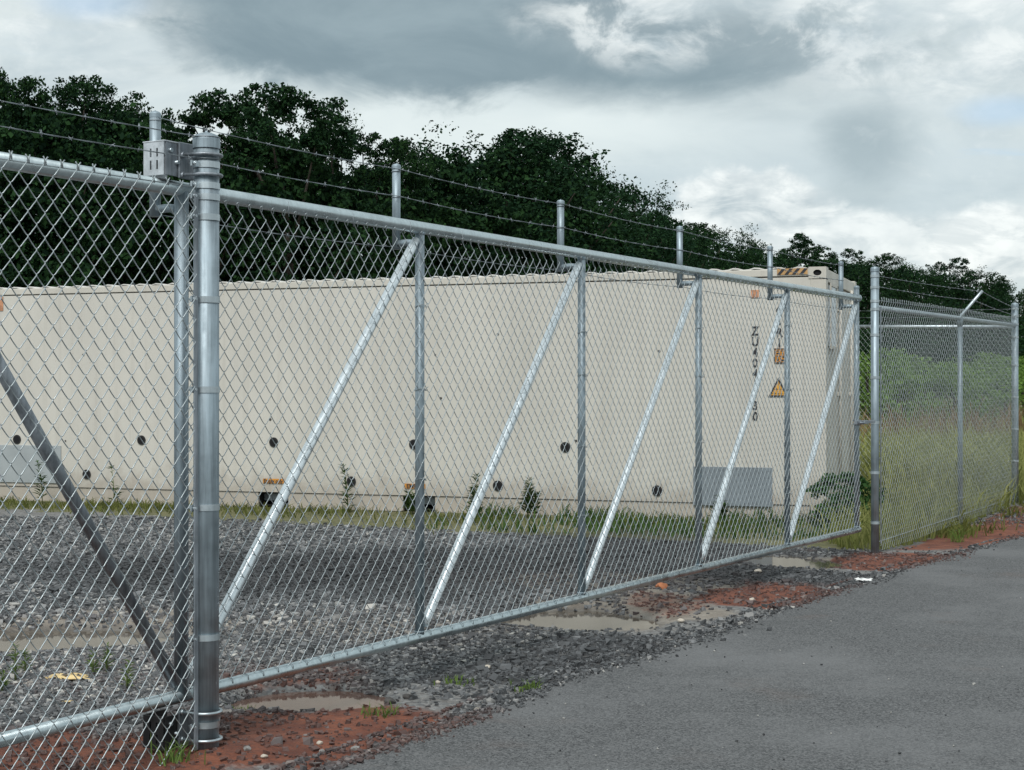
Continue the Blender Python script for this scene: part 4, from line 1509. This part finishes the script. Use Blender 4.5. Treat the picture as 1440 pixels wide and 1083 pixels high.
for i in range(26):
    px = 1120 + 400 * (i + rg.uniform(-.4, .4)) / 26
    D = np.interp(px, skx, skd) * rg.uniform(.72, .9)
    V = P_[(i * 5) % 6][2].reshape(-1, 4, 3)
    v = V[rg.permutation(len(V))[:2600]]
    cen = v.mean(1, keepdims=True)
    v = (cen + (v - cen) * 2.0).reshape(-1, 3)
    s = (EYE + (HY - rg.uniform(435, 480)) * D / F) / 12.0
    fill.append(np.stack([v[:, 0] * s * 2.6 + (px - 720) / F * D, v[:, 1] * s * 2 + D, (v[:, 2] * 1.2 - 2.2) * s], 1))
fill = np.concatenate(fill)
wood = link_mesh('dense_wood', np_mesh('dense_wood', fill, np.arange(len(fill)).reshape(-1, 4)), M_TREE)
tag(wood, 'mass of dark woodland filling in below the skyline trees', 'wood', kind='stuff')

# shrubs in the field at the right
SP = [tree_meshes('bush', 3.0, 1.7, 3600, .13, 31, M_SHRUB), tree_meshes('bush', 3.0, 1.3, 2800, .14, 32, M_SHRUB), tree_meshes('bush', 3.0, 2.0, 3800, .13, 33, M_SHRUB)]
SHR = [(1219, 488, 42, 0, 'bright green shrub in the gap between the gate end and the latch post'), (1262, 505, 46, 1, 'green shrub behind the mesh just right of the latch post'),
       (1300, 500, 50, 2, 'wide green shrub behind the first bay of the right fence'), (1340, 512, 44, 0, 'green shrub behind the line post with the slanting arm'),
       (1378, 498, 52, 1, 'green shrub behind the second bay of the right fence'), (1412, 514, 47, 2, 'wide green shrub left of the corner post'),
       (1441, 500, 49, 0, 'green shrub at the right edge beyond the corner post'), (1475, 505, 50, 1, 'green shrub past the right edge of the view'),
       (1180, 500, 48, 2, 'green shrub mostly hidden behind the container end')]
for px, py, D, pi, lab in SHR:
    plant_tree(px, py, D, pi, lab, 1.25, 'shrub', 'shrub', SP, 3.0, 'shrubs in the field behind the right fence')


def blades(name, xs, ys, hmin, hmax, wid, mat, rg, lean=0.35, label=None, nblade=1, kind='stuff', parent=None, z=None, cat=None):
    n = len(xs)
    z0 = ground_h(xs, ys, False) - 0.01 if z is None else z
    h = rg.uniform(hmin, hmax, n)
    an = rg.uniform(0, 2 * math.pi, n)
    le = rg.normal(0, lean, (n, 2)) * h[:, None]
    dx, dy = np.cos(an) * wid / 2, np.sin(an) * wid / 2
    b = np.stack([xs, ys, z0], 1)
    mid = b + np.stack([le[:, 0] * .35, le[:, 1] * .35, h * .6], 1)
    tip = b + np.stack([le[:, 0], le[:, 1], h * rg.uniform(.85, 1, n)], 1)
    d = np.stack([dx, dy, dx * 0], 1)
    V = np.stack([b - d, b + d, mid + d * .8, mid - d * .8, tip], 1).reshape(-1, 3)
    i = np.arange(n) * 5
    T = np.concatenate([np.stack([i, i + 1, i + 2], 1), np.stack([i, i + 2, i + 3], 1), np.stack([i + 3, i + 2, i + 4], 1)])
    o = link_mesh(name, np_mesh(name, V, T), mat, parent)
    if kind:
        tag(o, label, cat, kind=kind)
    return o


# grass strip along the foot of the container
rg = np.random.default_rng(5)
n = 9000
t_ = rg.uniform(-12.4, 0.6, n)
dn = 0.5 + 0.9 * fbm(t_, t_ * 0, 0.8, 3, 71)
dep = -0.12 - np.abs(rg.normal(0, 1, n)) * np.clip(0.25 + 0.6 * dn, .2, .75)
keep = rg.uniform(size=n) < np.clip(0.22 + 2.2 * (fbm(t_, dep, 1.1, 3, 77) + .12), .04, 1)
t_, dep = t_[keep], dep[keep]
blades('grass_strip', CO.x + CE1.x * t_ + CE2.x * dep, CO.y + CE1.y * t_ + CE2.y * dep, (.03), .125, .012, M_GRASS, rg, .6, 'yellow-green grass along the foot of the container', cat='grass')
# darker weeds near the right half
n = 2600
t_ = rg.uniform(-3.6, 0.9, n); dep = -rg.uniform(0, 1.5, n) ** 1.4 * 1.1
keep = fbm(t_, dep, 1.3, 3, 14) > -0.03
t_, dep = t_[keep], dep[keep]
blades('ground_weeds', CO.x + CE1.x * t_ + CE2.x * dep, CO.y + CE1.y * t_ + CE2.y * dep, .04, .20, .016, M_DARKWEED, rg, .6, 'low dark green weeds in front of the right half of the container', cat='weeds')
# field grass beyond the right fence
n = 26000
ys = 17.6 + (rg.uniform(size=n) ** 1.3) * 34
xs = ys * rg.uniform(0.17, 0.42, n)
cx2, cd2 = cont_xy(xs, ys)
s2, q2 = gate_sq(xs, ys)
keep = ~((cx2 < 0.15) & (cd2 > -0.1) & (cd2 < CW + .2)) & (q2 < -0.05) & (xs < road_x(ys) - .3)
blades('field_grass', xs[keep], ys[keep], .18, .62, .022, M_FIELD, rg, .4, 'tall dry yellow-green grass in the field behind the right fence', cat='grass')
n = 1800
ys = rg.uniform(27, 44, n); xs = ys * rg.uniform(0.19, 0.42, n)
keep = (fbm(xs, ys, .35, 3, 8) > 0.02) & (xs < road_x(ys) - .5)
blades('dry_weeds', xs[keep], ys[keep], .5, 1.15, .03, M_BROWNWEED, rg, .25, 'band of dry brown weeds in the field behind the right fence', cat='weeds')
# inside the fence triangle at right
n = 3800
s3 = rg.uniform(8.2, 13.2, n); q3 = -rg.uniform(0.03, 1.0, n) ** 1.2 * 2.2
xs = P0.x + U.x * s3 + N.x * q3; ys = P0.y + U.y * s3 + N.y * q3
cx2, cd2 = cont_xy(xs, ys)
keep = (xs > 2.75) & (cx2 > .25)
keep &= ~((cx2 < 0.1) & (cd2 > -0.05))
blades('fence_grass', xs[keep], ys[keep], .08, .42, .016, M_FIELD, rg, .5, 'dry grass inside the right fence', cat='grass')
n = 1100
s3 = rg.uniform(10.0, 14.5, n); q3 = rg.normal(0.06, .12, n)
xs = P0.x + U.x * s3 + N.x * q3; ys = P0.y + U.y * s3 + N.y * q3
keep = fbm(xs, ys, 1.5, 3, 50) > 0.03
blades('fence_foot_grass', xs[keep], ys[keep], .04, .2, .012, M_GRASS, rg, .6, 'yellowing grass at the foot of the right fence outside', cat='grass')


def weed(px, py, top, label, mat=M_WEED, leaf=.07, n=60, name='weed', group='tall weeds before the container', D=None, spread=.055, stems=1, cat='weed'):
    """upright weed: stems ringed with narrow leaves; px,py is its foot in the photo"""
    X, D0 = gpt(px, py, -0.05) if D is None else ((px - 720) / F * D, D)
    g = gh(X, D0)
    h = EYE + (HY - top) * D0 / F - g
    t = thing(name, label, cat, (X, D0, g), random.uniform(0, 6.28), group)
    mb = MB(); V = []
    for s in range(stems):
        bx, by = random.uniform(-1, 1) * spread * .7 * (stems > 1), random.uniform(-1, 1) * spread * .7 * (stems > 1)
        hh = h * (1 if s == 0 else random.uniform(.45, .92))
        lx, ly = random.uniform(-.12, .12) * hh, random.uniform(-.12, .12) * hh
        P = lambda f: Vector((bx + lx * f * f, by + ly * f * f, hh * f))
        mb.tube([P(0) - Vector((0, 0, .03)), P(.5), P(.98)], [.006, .0045, .002], 5)
        for i in range(n):
            f = random.uniform(.12, 1.0)
            a = random.uniform(0, 6.28)
            L = leaf * random.uniform(.6, 1.2) * (1.15 - .55 * f)
            d = Vector((math.cos(a), math.sin(a), random.uniform(.2, 1.1))).normalized()
            sd_ = d.cross(Vector((0, 0, 1))).normalized() * L * .11
            p = P(f)
            tip = p + d * L - Vector((0, 0, L * .15))
            m2 = p + d * L * .5
            V += [p, m2 + sd_, tip, m2 - sd_]
    mb.build('stem', M_STEM, t)
    V = np.array([tuple(v) for v in V])
    link_mesh('leaves', np_mesh('leaves', V, np.arange(len(V)).reshape(-1, 4)), mat, t)
    return t


CWD = lambda px: CO.y + (-CE1.y) * (-wall_at(px, 700)[0])
for px, top, lab, st in ((161, 652, 'single bare-stemmed weed before the wall left of the thick gate post', 1), (490, 655, 'leafy weed standing beside the lower black hole in the first gate bay', 1),
                         (663, 668, 'weed clump before the wall just left of the second brace', 3), (745, 674, 'spreading weed clump between the second brace and third upright', 4),
                         (60, 650, 'thin weed before the pale grey plate at the left', 1), (1016, 700, 'small weed under the dark plate', 3),
                         (575, 692, 'small weed beside the open fork pocket', 2)):
    weed(px, 0, top, lab, M_DARKWEED, .12, 30 if px == 161 else 85, D=CWD(px) - random.uniform(.25, .5), stems=st, spread=.09)
for px, py, top, lab in ((22, 960, 905, 'leafy green seedling in the gravel at the far left'), (36, 948, 915, 'shorter green seedling beside the leftmost one'),
                         (131, 950, 918, 'green seedling right of the tan scrap, left one of a pair'), (150, 948, 908, 'tallest green seedling right of the tan scrap'),
                         (178, 972, 930, 'green seedling nearest the foot of the thick post'), (3, 975, 945, 'low green seedling cut by the left edge')):
    X, D0 = gpt(px, py)
    weed(px, py, top, lab, M_WEED, .05, 46, name='seedling', group='green seedlings in the gravel', cat='seedling', D=D0)
for px, py, top, lab in ((247, 1080, 1040, 'pale grass tuft at the foot of the near fence beside the thick post'), (535, 1008, 985, 'grass tuft on the red clay beside the puddle'),
                         (738, 968, 945, 'small grass tuft in the dark gravel by the road edge'), (340, 990, 975, 'sparse grass tuft at the left end of the red puddle'),
                         (640, 962, 948, 'tiny grass tuft in the gravel behind the road edge'), (1345, 752, 722, 'dry grass clump by the road under the right fence')):
    X, D = gpt(px, py)
    rg2 = np.random.default_rng(px)
    t = thing('grass_tuft', lab, 'grass tuft', (X, D, gh(X, D)), 0, 'grass tufts on the verge')
    hh = (py - top) * D / F
    blades('blade_clump', rg2.normal(0, .035, 46), rg2.normal(0, .035, 46), hh * .4, hh, .006, M_WEED, rg2, .5, parent=t, z=np.zeros(46))
# bush at the right end of the container
BU = tree_meshes('bush', 0.56, 0.36, 3000, .05, 55, leaf_mat('corner_bush_leaves', ((0.02, 0.06, 0.02), (0.06, 0.13, 0.04), (0.04, 0.09, 0.03))))
bx, bD = (1188 - 720) / F * 15.3, 15.3
t = thing('bush', 'small dark green bush at the right corner of the container', 'bush', (bx, bD, gh(bx, bD)), 0)
link_mesh('crown', BU[0], None, t)
link_mesh('trunk', BU[1], None, t)


# ------------------------------------------------------------------ stones
CUBE = np.array([(-1, -1, -1), (1, -1, -1), (1, 1, -1), (-1, 1, -1), (-1, -1, 1), (1, -1, 1), (1, 1, 1), (-1, 1, 1)], float)
CQ = np.array([(0, 3, 2, 1), (4, 5, 6, 7), (0, 1, 5, 4), (1, 2, 6, 5), (2, 3, 7, 6), (3, 0, 4, 7)])


def stones(name, xs, ys, size, tint, soil, label, rg, mat, flat=0.85):
    n = len(xs)
    V = CUBE[None] * rg.uniform(.55, 1.05, (n, 8, 1)) + rg.normal(0, .22, (n, 8, 3))
    V *= np.stack([rg.uniform(.7, 1.3, n), rg.uniform(.6, 1.1, n), flat * rg.uniform(.6, 1.2, n)], 1)[:, None, :]
    A = rg.normal(size=(n, 3, 3))
    q, _ = np.linalg.qr(A)
    a = rg.uniform(0, 6.28, n)
    tl_ = rg.normal(0, .35, n)
    ca, sa, ct, st = np.cos(a), np.sin(a), np.cos(tl_), np.sin(tl_)
    Rm = np.zeros((n, 3, 3))
    Rm[:, 0, 0] = ca; Rm[:, 0, 1] = -sa * ct; Rm[:, 0, 2] = sa * st
    Rm[:, 1, 0] = sa; Rm[:, 1, 1] = ca * ct; Rm[:, 1, 2] = -ca * st
    Rm[:, 2, 1] = st; Rm[:, 2, 2] = ct
    V = np.einsum('nij,nkj->nki', Rm, V) * (size * .58)[:, None, None]
    z = ground_h(xs, ys) + size * .12
    V += np.stack([xs, ys, z], 1)[:, None, :]
    Fq = (CQ[None] + (np.arange(n) * 8)[:, None, None]).reshape(-1, 4)
    me = np_mesh(name, V.reshape(-1, 3), Fq)
    attr(me, 'tint', np.repeat(tint, 8))
    attr(me, 'soil', np.repeat(soil, 8))
    o = link_mesh(name, me, mat)
    return tag(o, label, 'gravel', kind='stuff')


M_STONE = stone_mat()
rg = np.random.default_rng(21)
# yard gravel: random over the view wedge behind the gate
n = 125000
D_ = 1 / rg.uniform(1 / 16.5, 1 / 5.2, n)
r_ = rg.uniform(-.40, .25, n)
xs, ys = r_ * D_, D_
s2, q2 = gate_sq(xs, ys)
cx2, cd2 = cont_xy(xs, ys)
hh = ground_h(xs, ys)
pud2, clay2, dk2, wet2, tan2 = masks(xs, ys)
dens = np.clip(1.0 - .62 * tan2 - .95 * clay2, .06, 1)
keep = (q2 < -0.02) & (cd2 < -0.12) & (rg.uniform(size=n) < dens) & ((hh > -0.032 - .05 * (cd2 > -4)) | (rg.uniform(size=n) < .03)) & (s2 < 8.4)
xs, ys, wet2, tan2, clay2 = xs[keep], ys[keep], wet2[keep], tan2[keep], clay2[keep]
m_n = len(xs)
pale = 1 - sstep(ell(xs, ys, BL(110, 950, 260, 42), .6, 1.5, 7), .6, 1.4)
tint = np.clip(rg.beta(1.1, 1.7, m_n) * (1 - .92 * wet2) + .10 * tan2 + pale * .28 * rg.uniform(size=m_n), 0, 1)
stones('yard_gravel', xs, ys, rg.uniform(.008, .020, m_n) * (1 + .4 * (ys > 8.5)) * (1 + .6 * (rg.uniform(size=m_n) < .06)), tint, np.clip(clay2 * .8 + .25 * tan2 * rg.uniform(size=m_n) + .35 * pale * (rg.uniform(size=m_n) < .3), 0, 1), 'grey crushed gravel covering the yard behind the gate', rg, M_STONE)
# verge gravel between gate and road
n = 42000
s2 = rg.uniform(-1.6, 12.5, n) ** 1.0
q2 = rg.uniform(-0.05, 0.9, n)
xs, ys = P0.x + U.x * s2 + N.x * q2, P0.y + U.y * s2 + N.y * q2
dr = xs - road_x(ys)
pud2, clay2, dk2, wet2, tan2 = masks(xs, ys)
hh = ground_h(xs, ys)
dens = np.clip(.16 + .9 * dk2 + .65 * sstep(dr, -.22, -.03) - .35 * clay2 - .3 * tan2, .05, 1)
keep = (dr < 0.03) & (rg.uniform(size=n) < dens) & ((hh > -0.033) | (rg.uniform(size=n) < .04)) & (ys > 3.5)
xs, ys, dk2, clay2, dr = xs[keep], ys[keep], dk2[keep], clay2[keep], dr[keep]
m_n = len(xs)
tint = np.clip(rg.beta(1.0, 2.4, m_n) * (1 - .35 * dk2) + .12 * (rg.uniform(size=m_n) < .10), 0, 1)
stones('verge_gravel', xs, ys, rg.uniform(.007, .020, m_n) * (1 + 1.1 * (rg.uniform(size=m_n) < .07)), tint, np.clip(clay2 * rg.uniform(.4, 1, m_n), 0, 1), 'dark loose gravel on the strip between gate and road', rg, M_STONE)
# crumbs of clay
n = 15000
s2 = rg.uniform(-1.6, 15, n); q2 = rg.uniform(-1.3, 0.85, n)
xs, ys = P0.x + U.x * s2 + N.x * q2, P0.y + U.y * s2 + N.y * q2
pud2, clay2, dk2, wet2, tan2 = masks(xs, ys)
clay2 = np.maximum(clay2, .6 * (ys > 12.8) * (q2 > 0))
keep = (clay2 > .45) & (xs < road_x(ys) - .02) & (ground_h(xs, ys) > -0.03) & (ys > 3.5)
xs, ys = xs[keep], ys[keep]
m_n = len(xs)
stones('clay_crumbs', xs, ys, rg.uniform(.006, .022, m_n), rg.uniform(.15, .5, m_n), rg.uniform(.85, 1.2, m_n), 'crumbs of red clay on the verge', rg, M_STONE)
# gravel and clay spilled over the edge of the asphalt
n = 5200
ys = 1 / rg.uniform(1 / 16, 1 / 4.6, n)
off = np.abs(rg.normal(0, .055, n)) * (0.4 + 1.6 * np.clip(fbm(ys, ys * 0, 1.7, 3, 61) + .45, 0, 1)) - .03
xs = road_x(ys) + off / .86
o = stones('edge_spill', xs, ys, rg.uniform(.004, .014, n) * (1 + .8 * (rg.uniform(size=n) < .05)), np.clip(rg.beta(1, 2.2, n), 0, 1), np.clip(masks(xs - .25, ys)[1] * rg.uniform(.3, 1, n), 0, 1), 'loose chips spilled over the edge of the asphalt', rg, M_STONE)
o.location.z = 0.052
# grit lying on the asphalt
n = 300
D_ = 1 / rg.uniform(1 / 15, 1 / 4.8, n); xs = D_ * rg.uniform(-.2, .36, n)
keep = (xs > road_x(D_) + .02) & (xs < road_x(D_) + 6)
xs, ys = xs[keep], D_[keep]
o = stones('road_grit', xs, ys, rg.uniform(.002, .008, len(xs)) * (1 + (rg.uniform(size=len(xs)) < .05)), rg.choice([.0, .3, .9], len(xs), p=[.3, .45, .25]), np.zeros(len(xs)), 'loose grit on the asphalt', rg, M_STONE)
o.location.z = 0.053


def rock(px, py, w_px, mat, label, name='stone', group='single stones on the verge', flat=.62, z=None):
    X, D = gpt(px, py)
    r = w_px * D / F / 2
    import bmesh
    bm = bmesh.new()
    bmesh.ops.create_icosphere(bm, subdivisions=2, radius=1)
    rr = random.Random(px * 7 + py)
    dirs = [Vector((rr.gauss(0, 1), rr.gauss(0, 1), rr.gauss(0, 1))).normalized() for _ in range(9)]
    for v in bm.verts:
        k = 1.0
        for d in dirs:
            dd = v.co.dot(d)
            if dd > .72:
                v.co -= d * (dd - .72)
        v.co += Vector((rr.gauss(0, .02), rr.gauss(0, .02), rr.gauss(0, .02)))
        v.co = Vector((v.co.x * r, v.co.y * r * .8, v.co.z * r * flat))
    me = bpy.data.meshes.new(name)
    bm.to_mesh(me)
    bm.free()
    o = link_mesh(name, me, mat, None, (X, D, (gh(X, D) if z is None else z) + r * flat * .55), rr.uniform(0, 6))
    return tag(o, label, 'stone', group)


for a in ((450, 1049, 11, M_PALESTONE, 'pale pebble on top of a grey one, front of the red clay'), (453, 1058, 12, M_GREYSTONE, 'grey stone under the pale pebble on the red clay'),
          (616, 962, 10, M_PALESTONE, 'round cream pebble lying in the dark gravel'), (747, 972, 8, M_PALESTONE, 'small white pebble at the road edge'),
          (573, 982, 17, M_DARKSTONE, 'dark stone at the right end of the red puddle'), (548, 990, 22, M_DARKSTONE, 'flat dark stone beside the red puddle'),
          (690, 987, 20, M_GREYSTONE, 'brown-grey flat stone at the road edge'), (672, 996, 12, M_PALESTONE, 'pale stone on the road edge'),
          (685, 940, 12, M_PALESTONE, 'pale flat chip lying in the middle of the dark gravel'), (500, 1052, 16, M_GREYSTONE, 'grey stone at the asphalt edge near the red clay'),
          (348, 1066, 14, M_GREYSTONE, 'largest grey stone right of the thick post foot'), (372, 1072, 12, M_PALESTONE, 'pale stone right of the thick post foot'),
          (958, 876, 13, M_PALESTONE, 'pale chip in the black gravel past the tan puddle'), (930, 828, 22, M_CLAYSTONE, 'bright orange clay lump under the gate rail'),
          (503, 958, 16, M_DARKSTONE, 'dark stone standing in the back edge of the red puddle'), (1066, 806, 12, M_PALESTONE, 'pale chip near the small far puddle'),
          (1058, 846, 12, M_PALESTONE, 'pale chip on the far red clay patch')):
    rock(*a)


# ------------------------------------------------------------------ litter
def crumple(name, px, py, wpx, hpx, mat, label, cat, z=None, seed=1, nn=7, amp=.3, holes=False):
    X, D = gpt(px, py)
    sx, sy = wpx * D / F / 2, hpx * D / F
    rr = random.Random(seed)
    vs, fs = [], []
    for i in range(nn):
        for j in range(nn):
            u, v = i / (nn - 1) * 2 - 1, j / (nn - 1) * 2 - 1
            e = 1 - .18 * rr.random()
            vs.append((u * sx * e + rr.gauss(0, .05) * sx, v * sx * .55 * e, .006 + sy * (amp * rr.random() + .5 * (1 - u * u) * (1 - v * v) * rr.random())))
    for i in range(nn - 1):
        for j in range(nn - 1):
            if holes and rr.random() < .38:
                continue
            a = i * nn + j
            fs.append((a, a + nn, a + nn + 1, a + 1))
    me = bpy.data.meshes.new(name)
    me.from_pydata(vs, [], fs)
    o = link_mesh(name, me, mat, None, (X, D, gh(X, D) if z is None else z), rr.uniform(-.4, .4))
    sm = o.modifiers.new('thick', 'SOLIDIFY'); sm.thickness = .002
    return tag(o, label, cat)


crumple('paper_scrap', 1214, 817, 24, 10, M_PAPER, 'crumpled white paper scrap lying at the edge of the road', 'litter', seed=3, amp=.5)
crumple('torn_scrap', 98, 958, 62, 14, M_LEAFPAPER, 'torn tan cardboard scrap lying in the gravel behind the near fence', 'litter', seed=9, nn=9, holes=True)
crumple('torn_scrap', 96, 992, 20, 5, M_LEAFPAPER, 'small tan scrap in front of the torn cardboard one', 'litter', seed=12, nn=5, holes=True)
